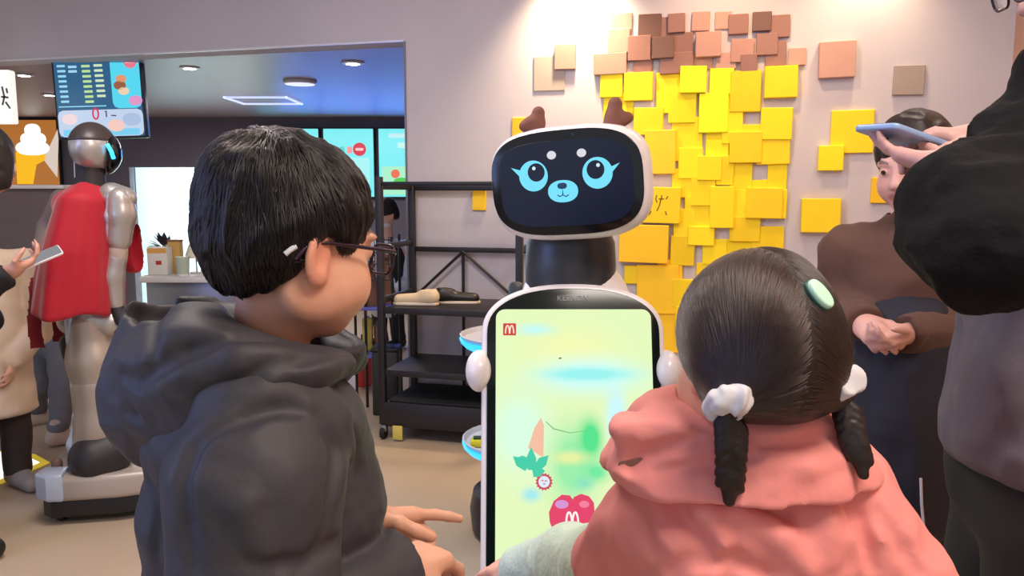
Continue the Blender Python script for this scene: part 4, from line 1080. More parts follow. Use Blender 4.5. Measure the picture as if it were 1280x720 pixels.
# cape: a draped sheet with folds, thick
def cape(P):
    yb = 3.15
    top, bt = hp(112, 228), hp(96, 390)
    d = None
    t = np.clip((P[:, 2] - bt[2]) / (top[2] - bt[2]), 0, 1)
    lx = np.interp(t, [0, .5, .85, 1], [hp(46, 390)[0], hp(62, 300)[0], hp(78, 250)[0], hp(92, 230)[0]]).astype(np.float32)
    rx = np.interp(t, [0, .5, .85, 1], [hp(149, 390)[0], hp(147, 300)[0], hp(145, 250)[0], hp(136, 230)[0]]).astype(np.float32)
    cx = (lx + rx) / 2; ax = (rx - lx) / 2; ay = np.interp(t, [0, .5, 1], [.20, .19, .14]).astype(np.float32)
    ang = np.arctan2(P[:, 1] - yb, P[:, 0] - cx)
    fold = (.006 * np.sin(ang * 7 + 2 * t) + .003 * np.sin(ang * 15 + 1)) * (1.1 - t)
    q = np.sqrt(((P[:, 0] - cx) / ax) ** 2 + ((P[:, 1] - yb) / ay) ** 2 + 1e-6)
    dd = (q - 1) * np.minimum(ax, ay) - fold.astype(np.float32)
    dd = smax(dd, -(P[:, 2] - f32(bt[2])) + .01 * np.sin(ang * 5).astype(np.float32), .012)
    cap_ = P[:, 2] - f32(top[2]) + .35 * np.maximum(q - .35, 0) * .2
    dd = smax(dd, cap_, .02)
    sh_ = smax(chain(P, [hp(84, 256), hp(112, 246), hp(136, 248)], [.056, .066, .048], .03), -cap(P, hp(112, 200), hp(114, 238), .062), .012)
    return smin(dd, sh_, .03)
sdfmesh('cape', cape, hp(40, 400, -.3) - [.1, 0, .05], hp(150, 215, .3) + [.1, 0, .05], .008, mat('crimson cape cloth', (176, 14, 40), .7, sheen=.3, bump=.15, bscale=90), hum)
def bunch(P):
    d = chain(P, [hp(44, 362), hp(34, 400), hp(30, 425)], [.05, .075, .085], .05)
    d = smin(d, chain(P, [hp(62, 382, .02), hp(72, 408, .02), hp(76, 428, .02)], [.06, .075, .07], .04), .04)
    d = smax(d, -(P[:, 2] - f32(hp(40, 440)[2])), .015)
    return d - .012 * ridge(P * f32([1, 1, .35]), 16, 2)
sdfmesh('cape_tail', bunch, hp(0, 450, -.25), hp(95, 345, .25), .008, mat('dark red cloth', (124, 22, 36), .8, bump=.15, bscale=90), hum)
def part(name, pts, rad, m, k=.02, h=.008, par=hum):
    A = np.array(pts); R_ = max(rad) + .03
    return sdfmesh(name, lambda P: chain(P, pts, rad, k), A.min(0) - R_, A.max(0) + R_, h, m, par)
part('shoulder', [hp(140, 244, -.02), hp(156, 248, -.02)], [.05, .045], m_sil)
part('upper_arm', [hp(150, 250, -.03), hp(152, 268, -.03), hp(149, 300, -.03)], [.052, .052, .045], m_sil)
part('arm_lit_edge', [hp(138, 246, -.06), hp(137, 270, -.06), hp(137, 300, -.05)], [.016, .016, .014], mat('shell in blue side light', (190, 204, 226), .3, .3))  # pale blue strip: cool light from the left, put into the arm's colour
part('elbow', [hp(148, 312, -.03), hp(148, 322, -.03)], [.036, .034], mat('beige joint cap', (176, 160, 150), .5))
part('forearm', [hp(147, 322, -.03), hp(142, 345, -.03), hp(146, 380, -.03)], [.036, .038, .028], m_sil)
hn = part('hand', [hp(147, 385, -.03), hp(152, 400, -.03)], [.026, .028], m_sild)
for k, (a_, b_, c_) in enumerate((((146, 402), (147, 416), (146, 424)), ((150, 404), (151, 419), (150, 428)), ((154, 404), (156, 418), (155, 427)), ((158, 402), (160, 415), (160, 422)), ((158, 394), (164, 402), (165, 409)))):
    part('finger', [hp(*a_, -.03 + .006 * k), hp(*b_, -.03 + .006 * k), hp(*c_, -.04 + .006 * k)], [.008, .0075, .006], m_sild, h=.004, par=hn)
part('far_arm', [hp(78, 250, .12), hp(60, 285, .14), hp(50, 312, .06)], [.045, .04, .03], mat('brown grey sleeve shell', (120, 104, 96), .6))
def vest(P):
    d = cap(P, hp(160, 290, .12), hp(166, 325, .12), .05, .055); return d
sdfmesh('front_vest', vest, hp(140, 350, 0), hp(190, 260, .3), .008, mat('crimson cape cloth', (176, 14, 40), .7), hum)
m_legs = mat('brushed silver leg', (176, 164, 154), .42, .45)
part('hip', [hp(92, 400), hp(112, 398), hp(138, 402)], [.062, .075, .062], m_sil)
part('thigh', [hp(112, 405), hp(118, 450), hp(122, 480)], [.085, .098, .095], m_legs, .03)
part('shin', [hp(122, 480), hp(126, 530), hp(122, 560)], [.098, .095, .105], m_legs, .03)
part('leg_lit_edge', [hp(90, 398, -.05), hp(91, 426, -.05)], [.028, .026], mat('shell in blue side light', (190, 204, 226), .3, .3))  # these pale blue leg edges imitate the cool light from the left
part('knee_joint', [hp(86, 428, -.02), hp(88, 444, -.02)], [.035, .03], m_sild)
part('leg_lit_edge', [hp(92, 440, -.05), hp(97, 480, -.05), hp(98, 520, -.05), hp(92, 556, -.05), hp(98, 578, -.05)], [.026, .022, .018, .024, .030], mat('shell in blue side light', (190, 204, 226), .3, .3))
part('ankle_joint', [hp(118, 572, -.06), hp(134, 566, -.03)], [.095, .098], m_sild)
bz = atz(112, 655, 0); by = bz[1] + .20; bx0 = at(52, 620, by - .2)[0]
ba = math.radians(16); BX = np.array([math.cos(ba), math.sin(ba), 0]); BY = np.array([-math.sin(ba), math.cos(ba), 0])
bo = np.array([bx0, by - .26, 0])
P_ = np.array([(0.0, .06), (.05, 0), (.30, -.02), (.55, .01), (.62, .10), (.62, .36), (.55, .44), (.10, .44), (.02, .36)])
put('base_shell', slab(P_, .10, .20, .022, bo, BX, BY, seg=4), mat('pale robot base', (178, 166, 156), .4, .2), hum, 50)
put('base_skirt', slab(inset(P_, .02), .03, .105, .012, bo, BX, BY), mat('black base skirt', (26, 24, 26), .5), hum, 40)
put('base_nose', slab(np.array([(.0, .05), (.05, -.006), (.11, -.012), (.11, .10), (.02, .12)]), .105, .215, .015, bo, BX, BY), mat('shell in blue side light', (190, 204, 226), .3, .3), hum, 40)  # left corner coloured pale blue for the same cool side light
for (u, v) in ((.08, .08), (.52, .08), (.08, .36), (.52, .36)):
    q = bo + BX * u + BY * v + UPV * .03; V, F = lathe([(.006, -.014), (.028, -.014), (.031, 0), (.028, .014), (.006, .014)], (0, 0, 0), 16)
    put('wheel', (V[:, [2, 0, 1]] + q, F), mat('black rubber', (18, 18, 18), .7), hum, 50)
part('cable_foot', [hp(71, 578, -.05), hp(72, 600, -.05)], [.022, .02], mat('brown cable boot', (110, 82, 70), .6))

# ================================================================ people
def near(P, c, r, fn):
    """evaluate fn only close to c"""
    dist = np.linalg.norm(P - f32(c), axis=1); out = (dist - r * .8).astype(np.float32)
    m = dist < r
    if m.any(): out[m] = fn(P[m])
    return out
def person(name_label, J, c, f, u, s, hs, child, skin, h, hands=(), group=None, lo=None, hi=None, nohands=False, it=1, legs=True, blush=None):
    base = (np.asarray(J['al']) + np.asarray(J['ar'])) / 2 * [1, 1, 0]
    c = np.asarray(c)
    def fn(P):
        d = body_sdf(P, J, s)
        d = smin(d, near(P, c, .24, lambda p: head_sdf(p, c, f, u, hs, child)), .012)
        for kw in hands:
            ce = np.asarray(kw['w']) + unit(kw['d']) * .09 * kw.get('s', 1)
            d = smin(d, near(P, ce, .19 * kw.get('s', 1) + .03, lambda p: hand_sdf(p, **kw)), .012)
        return d
    pts = np.array([J[k] for k in J if k != 'fwd'] + [c] + [np.asarray(k['w']) + unit(k['d']) * .2 * k.get('s', 1) for k in hands])
    lo_ = pts.min(0) - .17; hi_ = pts.max(0) + .17; lo_[2] = -.02
    VF = relax(surf(fn, lo_, hi_, h, lip=1.25), it, .4)
    cols = skin_cols(VF[0], c, f, u, hs, skin, blush=blush)
    o = put('person', VF, mat('skin', (220, 170, 145), **SK), None, 180, loc=base, cols=cols)
    tag(o, name_label, 'person', group)
    eyes(o, c, f, u, hs)
    return o, fn
def bb(pts, pad): A = np.array(pts); return A.min(0) - pad, A.max(0) + pad
def stand_legs(x, y, s, yaw, hipz, spread=.09):
    F_ = np.array([math.cos(yaw), math.sin(yaw), 0]); R_ = np.array([math.sin(yaw), -math.cos(yaw), 0]); o = np.array([x, y, 0])
    d = {'fwd': F_}
    for k, sg in (('r', 1), ('l', -1)):
        d['h' + k] = o + R_ * sg * spread * s + [0, 0, hipz]; d['k' + k] = o + R_ * sg * spread * 1.05 * s + F_ * .02 + [0, 0, hipz * .54]; d['a' + k] = o + R_ * sg * spread * 1.1 * s - F_ * .02 + [0, 0, .075 * s + .01]
    return d
def shoes(parent, J, s, m, h=.008):
    for k in 'lr':
        a = np.asarray(J['a' + k]); F_ = unit(J['fwd']); t = a + F_ * .15 * s; t[2] = .04 * s; b = a - F_ * .03 * s; b[2] = .05 * s
        f = lambda P: smax(smin(cap(P, b, t, .05 * s, .042 * s), cap(P, a, a + [0, 0, .02], .052 * s), .03), -(P[:, 2] - .004), .006)
        lo, hi = bb([b, t, a], .09 * s); lo[2] = -.01
        sdfmesh('shoe', f, lo, hi, h, m, parent)
def trousers(parent, J, s, m, r0=.1, r1=.06, h=.010, top=None, wrinkle=.006):
    tz_ = top if top is not None else J['hl'][2] + .12
    hip = (np.asarray(J['hl']) + np.asarray(J['hr'])) / 2
    def f(P):
        d = cap(P, hip + [0, 0, .12], hip, r0 * 1.25 * s, r0 * 1.3 * s)
        for k in 'lr':
            e = chain(P, [J['h' + k], J['k' + k], np.asarray(J['a' + k]) + [0, 0, .0]], [r0 * s, r1 * 1.15 * s, r1 * s], .03); d = smin(d, e, .04)
        d = d - wrinkle * ridge(P * f32([1, 1, 1.3]), 9, 4)
        d = smax(d, -(P[:, 2] - f32(J['al'][2] - .02)), .01); return smax(d, P[:, 2] - f32(tz_), .02)
    lo, hi = bb([J[q + k] for q in 'hka' for k in 'lr'], r0 * 1.6 * s); hi[2] = tz_ + .03; lo[2] = 0.02
    return sdfmesh('trousers', f, lo, hi, h, m, parent)
def scalp_roots(f, c, R, s, n, cond, seed=2, rad=.16, h=.006):
    V, F = surf(f, np.asarray(c) - rad, np.asarray(c) + rad, h)
    q = ((V - np.asarray(c)) @ R) / s; ok = np.nonzero(cond(q))[0]
    rg = np.random.default_rng(seed); k = rg.choice(ok, n)
    return V[k] + rg.normal(size=(n, 3)) * h * .5

# ---------------------------------------------------------------- the boy
HYB = .90
bc = at(364, 306, HYB); bf = unit([math.cos(math.radians(44)), math.sin(math.radians(44)), -.20]); bu = np.array([0, 0, 1.]); bs = .955
BRh = hframe(bf, bu)
tF = unit([math.cos(math.radians(20)), math.sin(math.radians(20)), 0]); tR = np.array([tF[1], -tF[0], 0])
SC = np.array([-.300, .92, at(314, 500, .92)[2]])
J = dict(pelvis=SC + [0.0, .01, -.34], chest=SC + [0.02, 0, -.09], sr=SC + tR * .115, sl=SC - tR * .115, neck=at(338, 440, .91), skull=at(343, 345, .895))
J['er'] = np.array([-.262, .765, .80]); J['wr'] = at(490, 716, .93); J['el'] = np.array([-.235, 1.13, .83]); J['wl'] = at(446, 656, 1.10)
J.update(stand_legs(SC[0] - .01, SC[1] + .01, .8, math.radians(20), .66))
hr = dict(w=J['wr'], d=unit(at(578, 676, 1.05) - J['wr']), nrm=(.1, .25, -.9), side=-1, s=.92, curl=(34, 50, 58, 62), thumb=.55)
hl = dict(w=J['wl'], d=unit(at(560, 652, 1.17) - J['wl']), nrm=(.05, -.75, -.55), side=-1, s=.95, curl=(6, 48, 60, 66), thumb=.6)
boy, _ = person('boy with short black hair and glasses in a charcoal hooded puffer jacket', J, bc, bf, bu, .78, bs, 1.0, (214, 160, 132), .0034, [hr, hl], it=2, blush=(226, 140, 110))
m_hair = mat('black hair base', (22, 18, 19), .55, bump=.3, bscale=180)
m_strand = hairm('dark hair strands', (11, 8, 8), .28)
def zcut(y):
    return np.interp(y, [-.12, -.085, -.05, -.022, -.014, .012, .022, .034, .05, .075, .12], [-.078, -.076, -.062, -.030, .012, .016, -.020, -.034, .004, .030, .036]).astype(np.float32)
def boyhair(P):
    q = ((P - f32(bc)) @ f32(BRh)) / np.float32(bs)
    d = ell(q, (0, -.012, .035), (.083, .101, .090))
    d = smin(d, ell(q, (0, -.042, -.012), (.066, .058, .075)), .03)
    d = smin(d, ell(q, (0, -.050, .062), (.06, .050, .052)), .03)
    d = d + .010 * np.clip((-.015 - q[:, 2]) / .06, 0, 1) * (q[:, 1] < .0)
    d = d - .0035 * ridge(q * f32([1, 1, .55]), 45, 1) - .003 * noise(q, 28, 5)
    d = smax(d, zcut(q[:, 1]) + .010 * noise(q * f32([1, 1, .2]), 60, 3) - q[:, 2], .012)
    # forehead: hair stops short of the face
    d = smax(d, ell(q, (0, .13, -.035), (.085, .075, .085)) * -1, .01)
    return d * np.float32(bs)
hb = sdfmesh('hair', lambda P: near(P, bc, .3, boyhair), bc - .16, bc + .16, .0032, m_hair, boy)
crown = bc + BRh @ np.array([.01, -.055, .125]) * bs
def bflow(P):
    d = P - f32(crown); d = d / (np.linalg.norm(d, axis=1)[:, None] + 1e-6)
    sw = np.cross(d, f32([0, 0, 1])) * .35
    return d + sw + f32([0, 0, -.35]) + f32(BRh[:, 1]) * .25
hsurf = lambda P: boyhair(P)
rts = scalp_roots(hsurf, bc, BRh, bs, 9000, lambda q: (q[:, 2] > zcut(q[:, 1]) + .010))
strands('hair_strands', hsurf, rts, bflow, .045, .0035, boy, m_strand, .00055, 7, 3, .14)
# glasses
def gl(x, y, z): return bc + BRh @ (np.array([x, y, z]) * bs)
g = thing('glasses', 'dark thin framed glasses worn by the boy', 'glasses', gl(0, .1, 0))
m_gf = mat('dark plum spectacle frame', (40, 22, 40), .25); m_lens = glassm('spectacle lens')
for sd in (-1, 1):
    P_ = rrect(.050, .036, .014, 6); P_ = np.concatenate([P_, P_[:1]])
    rim = [gl(sd * .033 + x * (1), .109 - .04 * abs(sd * .033 + x), .000 + y) for x, y in P_]
    rm = put('rim', tube(rim, .0019, 8, False), m_gf, g, 60)
    lx = [gl(sd * .033 + x * .98, .109 - .04 * abs(sd * .033 + x), .0 + y * .98) for x, y in P_[:-1]]
    n = len(lx); V = np.array(lx + [np.array(v) - bf * .0012 for v in lx]); F = [list(range(n)), list(range(n, 2 * n))[::-1]] + [[i, n + i, n + (i + 1) % n, (i + 1) % n] for i in range(n)]
    put('lens', (V, F), m_lens, rm, 30)
    tp = put('temple', tube([gl(sd * .058, .107, .008), gl(sd * .070, .098, .010), gl(sd * .080, .045, .008), gl(sd * .0815, .0, .006), gl(sd * .0805, -.022, .002), gl(sd * .078, -.036, -.018)], [.0024, .0024, .0022, .0022, .0022, .003], 8), m_gf, g, 60)
    if sd == 1: put('temple_tip', tube([gl(.0835, -.040, -.004), gl(.083, -.045, -.008), gl(.081, -.050, -.014)], .0030, 8), mat('pale tip reflection', (200, 206, 210), .2), tp, 60)  # pale colour stands in for the reflection on the temple tip
put('bridge', tube([gl(-.010, .110, .004), gl(0, .113, .007), gl(.010, .110, .004)], .0018, 8), m_gf, g, 60)
# jacket
m_jk = mat('charcoal nylon', (60, 58, 62), .60, var=.06, scale=12, bump=.35, bscale=42, spec=.35)
def folds(P, seed, a=.006, sc=11, st=(1, 1, 1.6)):
    w = P + .035 * np.stack([noise(P, 7, seed + 1), noise(P, 7, seed + 2), noise(P, 7, seed + 3)], 1)
    return (a * ridge(w * f32(st), sc, seed) + a * .4 * ridge(w, sc * 2.6, seed + 5)).astype(np.float32)
shr = J['sr'] + np.array([.0, .0, -.02]); shl = J['sl'] + np.array([0, 0, -.02])
def sleeve(P, a, e, w, ra, re_, rw):
    return chain(P, [a, e, w], [ra, re_, rw], .03)
def jacket0(P):
    hip = SC + [0.005, .01, -.36]
    q = (P - f32(SC)); lat = q @ f32(tR)
    Pq = P + f32(tR) * (lat * .18)[:, None]
    d = cap(Pq, SC + [.005, 0, -.10], hip, .134, .152)
    d = smin(d, cap(P, SC - tR * .10 + [.0, 0, -.012], SC + tR * .10 + [.0, 0, -.012], .086), .07)
    band = np.cos((P[:, 2] + .03 * noise(P, 5, 2)) * 2 * math.pi / .115); d = d - .004 * band
    sl = sleeve(P, shr + [-.004, -.016, -.022], J['er'] + [0, -.014, 0], J['wr'], .088, .082, .050)
    el_ = np.clip((P[:, 2] - .80) / .25, 0, 1)
    sl = sl - .0035 * np.cos(P[:, 2] * 2 * math.pi / .13 + 1.2) * el_
    sl2 = sleeve(P, shl + [0, .01, -.0], J['el'], J['wl'], .080, .066, .040)
    d = smin(d, np.minimum(sl, sl2), .004)
    d = d - folds(P, 3, .0032, 8, (1, 1, 1.3)) - .0014 * ridge(P * f32([1, 1, 1.5]), 30, 9)
    d = cuffcut(P, d, J['wr'] + unit(hr['d']) * .006, hr['d']); d = cuffcut(P, d, J['wl'] + unit(hl['d']) * .006, hl['d'])
    return smax(d, -(P[:, 2] - f32(SC[2] - .43)), .02)
jacket = creased(jacket0, [([(262, 540), (240, 560), (226, 609), (230, 655), (240, 712)], .011, .009), ([(262, 540), (310, 520), (370, 508)], .009, .009), ([(345, 508), (392, 518)], .006, .006), ([(400, 520), (420, 560), (416, 620), (402, 690)], .011, .008),
    ([(375, 712), (400, 690), (424, 676)], .009, .008), ([(310, 700), (350, 706), (390, 700)], .008, .006), ([(408, 486), (432, 520), (440, 570)], .010, -.005), ([(440, 530), (450, 590), (462, 650)], .009, .006), ([(255, 600), (300, 630), (330, 690)], .014, -.005), ([(185, 600), (200, 640), (196, 700)], .010, .006)])
lo, hi = bb([SC - [.2, .2, .44], SC + [.2, .2, .12], J['er'], J['wr'], J['el'], J['wl']], .10)
jk = sdfmesh('jacket', jacket, lo, hi, .0042, m_jk, boy, it=2)
# cuffs
for k, e in (('wr', hr), ('wl', hl)):
    dd = unit(e['d']); put('cuff', tube([J[k] - dd * .012, J[k] + dd * .004, J[k] + dd * .016], [.044, .043, .038], 20), mat('dark knit cuff', (36, 34, 38), .8, bump=.4, bscale=160), jk, 60)
# hood: a soft bag lying behind the neck and running round to the front
nearp = [at(238, 474, .97), at(252, 470, .905), at(278, 460, .853), at(335, 447, .826), at(388, 445, .840), at(428, 448, .875)]
farp = [at(236, 468, .98), at(240, 456, 1.05), at(285, 444, 1.085), at(350, 440, 1.065), at(405, 444, 1.01), at(440, 446, .95)]
def hood0(P):
    d = chain(P, nearp, [.084, .080, .066, .043, .029, .017], .04)
    d = smin(d, chain(P, farp, [.078, .070, .055, .038, .028, .017], .04), .04)
    d = smin(d, cap(P, at(196, 396, .96), at(208, 470, .95), .034, .060), .04)
    d = smin(d, cap(P, at(206, 516, .93), at(240, 505, .89), .056, .050), .04)
    d = d - folds(P, 11, .0042, 9, (1, 1, 1.7)) - .0016 * ridge(P * f32([1, 1, 1.4]), 26, 15)
    d = smax(d, plane(P, at(300, 397, .86), (.345, .0, .94)), .016)
    d = smax(d, -ell(P, at(285, 410, .955), (.118, .082, .046), frame((.94, 0, -.345), (0, 1, 0))), .012)
    d = smax(d, -cap(P, at(352, 450, .91), at(362, 330, .90), .050, .070), .012)
    return d
hood = creased(hood0, [([(160, 388), (182, 396), (200, 392)], .010, .009), ([(176, 476), (200, 456), (232, 442), (285, 428), (340, 424)], .012, .010), ([(194, 402), (189, 430), (186, 452)], .008, .007),
    ([(152, 470), (170, 478), (182, 470)], .009, .007), ([(152, 515), (166, 520), (176, 532)], .007, .006), ([(250, 505), (300, 475), (350, 452), (405, 446)], .010, .006), ([(195, 545), (240, 535), (290, 510), (340, 480)], .013, -.006), ([(230, 470), (290, 450), (350, 436)], .014, -.005)])
lo, hi = bb(nearp + farp + [at(185, 385, .95), at(207, 520, .93)], .11)
lining = lambda P: smin(chain(P, [at(226, 378, 1.0), at(255, 386, 1.02), at(300, 399, 1.02), at(350, 412, 1.0)], [.006, .010, .011, .008], .02), cap(P, at(260, 425, 1.0), at(330, 432, 1.0), .03, .03), .04) - .003 * ridge(P, 25, 4)
hood_o = sdfmesh('hood', hood, lo, hi, .0040, m_jk, boy, it=2)
sdfmesh('hood_lining', lining, *bb([at(186, 350, 1.0), at(350, 440, 1.0), at(250, 420, 1.02)], .08), .005, mat('black lining', (26, 25, 29), .6), hood_o)
# drawcord toggles on the hood edge
cd_ = [at(172, 405, .87), at(163, 412, .865), at(158, 416, .86)]
put('drawcord_toggle', tube([at(163, 432, .865), at(158, 440, .86), at(156, 447, .86)], [.004, .0055, .004], 10), mat('grey toggle', (150, 150, 150), .35), hood_o, 60)
put('drawcord', tube([at(158, 446, .862), at(150, 480, .862), at(146, 512, .868)], .0016, 6), mat('pale cord', (170, 170, 172), .7), hood_o, 60)
put('collar_lining', (lambda V: V)(relax(surf(lambda P: smax(np.abs(cap(P, at(365, 458, .92), at(378, 412, .93), .066, .070)) - .010, np.maximum(plane(P, at(400, 418, .93), (.25, 0, .97)), -plane(P, at(350, 470, .92), (0, 0, 1))), .012), *bb([at(365, 470, .92), at(378, 395, .92)], .12), .0045), 1)), mat('black lining', (26, 25, 29), .6), hood_o, 180)
trousers(boy, J, .8, mat('dark navy trousers', (38, 40, 52), .8), h=.012); shoes(boy, J, .8, mat('dark trainer', (40, 40, 44), .6))

# ---------------------------------------------------------------- the girl
GY = .88
gc = at(939, 449, GY); gf = unit([-.26, .95, -.18]); gu = unit([.06, 0, 1.]); gs = .895; GR = hframe(gf, gu)
GS = at(945, 622, .93); gr = unit([.97, .2, 0]); gfw = np.array([-gr[1], gr[0], 0])
J = dict(pelvis=GS + [0, .01, -.30], chest=GS + [0, .0, -.08], sr=GS + gr * .085, sl=GS - gr * .085, neck=at(942, 545, .92), skull=at(946, 470, .90))
J['er'] = at(1138, 770, .90); J['wr'] = at(1120, 830, 1.05); J['el'] = at(765, 745, 1.08); J['wl'] = at(648, 712, 1.36)
J.update(stand_legs(GS[0], GS[1], .7, math.atan2(gfw[1], gfw[0]), .54))
ghl = dict(w=J['wl'], d=unit(at(585, 703, 1.47) - J['wl']), nrm=(.1, .2, -.95), side=1, s=.74, curl=(12, 14, 16, 20), thumb=.2)
ghr = dict(w=J['wr'], d=(-.1, .9, -.3), nrm=(-.6, 0, -.6), side=-1, s=.74, curl=(25, 28, 30, 34))
girl, _ = person('little girl seen from behind in a pink jacket with braided pigtails and white scrunchies', J, gc, gf, gu, .66, gs, 1.0, (226, 168, 142), .0038, [ghl, ghr], it=2, blush=(230, 140, 120))
PT1 = at(913, 505, .80); PT2 = at(1044, 484, .84)
m_gh = mat('dark brown hair base', (26, 17, 15), .5, bump=.15, bscale=160, stretch=(1, 1, 1))
def girlhair(P):
    q = ((P - f32(gc)) @ f32(GR)) / np.float32(gs)
    d = ell(q, (0, -.014, .034), (.094, .106, .101))
    d = smin(d, ell(q, (0, -.045, -.015), (.082, .062, .066)), .05)
    d = smin(d, ell(q, (.030, .005, .092), (.055, .05, .040)), .03)
    for pt in (PT1, PT2): d = smin(d, cap(q, ((f32(pt) - f32(gc)) @ f32(GR)) / np.float32(gs), (0, -.05, 0), .016, .05), .035)
    # parting groove and combed ripples
    d = smax(d, -ell(q, (0, .125, -.05), (.082, .085, .11)), .015)
    d = smax(d, -(q[:, 2] + .078), .018)
    for m in (-1, 1): d = smax(d, -ell(q, (m * .098, .028, -.055), (.022, .040, .050)), .015)
    return d * np.float32(gs) - .0003 * ridge(q, 50, 2)
hg = sdfmesh('hair', lambda P: near(P, gc, .3, girlhair), gc - .17, gc + .17, .0034, m_gh, girl)
gx = f32(GR[:, 0])
def gflow(P):
    q = (P - f32(gc)) @ f32(GR)
    tgt = np.where((q[:, :1] < 0), f32(PT1)[None], f32(PT2)[None])
    d = tgt - P; d = d / (np.linalg.norm(d, axis=1)[:, None] + 1e-6)
    top_ = np.clip((q[:, 2] - .03) / .09, 0, 1)[:, None]
    return d * (1 - .6 * top_) + np.sign(q[:, :1]) * gx * .30 * top_ - f32(GR[:, 1]) * .35
rts = scalp_roots(girlhair, gc, GR, gs, 16000, lambda q: (q[:, 2] > -.06), 4, .17)
strands('hair_strands', girlhair, rts, gflow, .085, .0016, girl, hairm('brown black hair strands', (34, 22, 18), .26), .00055, 9, 5, .015)
def braid(pts, rad, lab):
    pts = np.array(pts); n = 7; L = []
    tt = np.linspace(0, 1, len(pts)); T_ = unit(pts[-1] - pts[0]); sd = unit(np.cross(T_, [0, 1, 0]))
    for k in range(n):
        t = (k + .5) / n; p = np.array([np.interp(t, tt, pts[:, a]) for a in range(3)]); L.append((p, t))
    def f(P):
        d = None
        for k, (p, t) in enumerate(L):
            r = rad * (1 - .15 * t)
            for m in (-1, 1):
                R = frame(T_ * .75 + sd * m * .66, (0, 1, 0)); e = ell(P, p + sd * m * r * .42 + T_ * (m * r * .3), (r * 1.05, r * .62, r * .46), R)
                d = e if d is None else smin(d, e, .0022)
        d = smin(d, cap(P, pts[-1] - T_ * .012, pts[-1] + T_ * .018, rad * .75, rad * .4), .006)
        return d - .0006 * ridge(P, 220, 1)
    lo, hi = bb(pts, .045); return sdfmesh('pigtail', f, lo, hi, .0022, m_gh, girl)
braid([at(914, 520, .795), at(914, 560, .79), at(912, 606, .80)], .0155, '')
braid([at(1056, 500, .85), at(1064, 540, .835), at(1074, 572, .83)], .0145, '')
def scrunchie(c, r, tube_r, ax, seed):
    R = frame(np.cross(ax, [0, 1, .1]), np.cross(ax, np.cross(ax, [0, 1, .1])))
    def f(P):
        q = (P - f32(c)) @ f32(R); a = np.arctan2(q[:, 1], q[:, 0]); rr = np.hypot(q[:, 0], q[:, 1])
        d = np.hypot(rr - r, q[:, 2]) - tube_r
        d = np.minimum(d, np.linalg.norm(q, axis=1) - r * 1.05)
        return d - .006 * ridge(P, 42, seed) - .0015 * np.sin(a * 9 + 6 * noise(P, 40, seed)).astype(np.float32)
    return sdfmesh('scrunchie', f, c - (r + tube_r + .02), c + (r + tube_r + .02), .0026, mat('white grey scrunchie', (206, 204, 206), .75, sheen=.2), girl)
scrunchie(at(913, 503, .79), .0115, .0128, np.array([.1, -.6, -.8]), 3)
scrunchie(at(1049, 482, .825), .011, .0125, np.array([.5, -.3, -.8]), 8)
cp = at(1028, 366, .80)
clipn = unit([.62, -.72, .35]); cX = unit(np.cross([0.35, .2, 1], clipn)); cYv = np.cross(clipn, cX)
nr_ = grad(girlhair, cp[None])[0]; 
for _ in range(12): cp = cp - nr_ * float(girlhair(f32(cp[None]))[0]) * .7; nr_ = grad(girlhair, cp[None])[0]
nr_ = unit(nr_); cX = unit(np.cross([-.45, 0, 1], nr_)); cYv = np.cross(nr_, cX)
t = thing('hair_clip', 'pale mint oval hair clip on the right side of the girl\'s head', 'hair clip', cp)
put('clip_shell', slab(superell(.0108, .0172, 2.2, 28), -.002, .007, .003, cp, cX, cYv), mat('mint plastic', (188, 232, 206), .3), t, 60)
put('clip_edge', slab(superell(.0122, .0186, 2.2, 28), -.004, .002, .001, cp, cX, cYv), mat('dark green edge', (40, 84, 66), .4), t, 60)
# pink jacket
m_pk = mat('salmon pink cotton', (236, 144, 136), .75, var=.05, scale=9, bump=.12, bscale=120, sheen=.15)
m_mint = mat('pale mint fleece', (196, 216, 196), .9, bump=.5, bscale=120, sheen=.3)
def pink0(P):
    hip = GS + [0, .02, -.36]
    q = P - f32(GS); lat = q @ f32(gr); Pq = P - f32(gr) * (lat * .22)[:, None]
    d = cap(Pq, GS + [0, .0, -.06], hip, .115, .165)
    d = smin(d, cap(P, GS - gr * .085 + [0, 0, -.012], GS + gr * .085 + [0, 0, -.012], .070), .07)
    d = smin(d, chain(P, [GS + gr * .095 + [0, 0, -.02], J['er'], J['wr']], [.074, .068, .050], .03), .03)
    d = smin(d, cap(P, GS - gr * .095 + [0, 0, -.02], at(782, 690, .97), .066, .056), .03)
    d = d - folds(P, 21, .0100, 8, (1.8, 1.2, .7)) - .003 * ridge(P * f32([1.3, 1, .8]), 24, 9)
    # long drape folds falling from the collar
    a = np.arctan2(P[:, 0] - GS[0], GS[1] - P[:, 1] + .02)
    tz = np.clip((GS[2] + .03 - P[:, 2]) / .12, 0, 1)
    d = d - (.009 * tz * np.sin(a * 7.0 + 1.0 + 2.5 * noise(P, 5, 1))).astype(np.float32)
    d = cuffcut(P, d, at(781, 692, .965), at(745, 705, 1.12) - at(800, 650, .93), .10, .010); d = cuffcut(P, d, J['wr'], J['wr'] - J['er'])
    d = smax(d, -cap(P, at(946, 470, .90), at(942, 545, .92), .06, .05), .012)
    return smax(d, -(P[:, 2] - f32(GS[2] - .42)), .02)
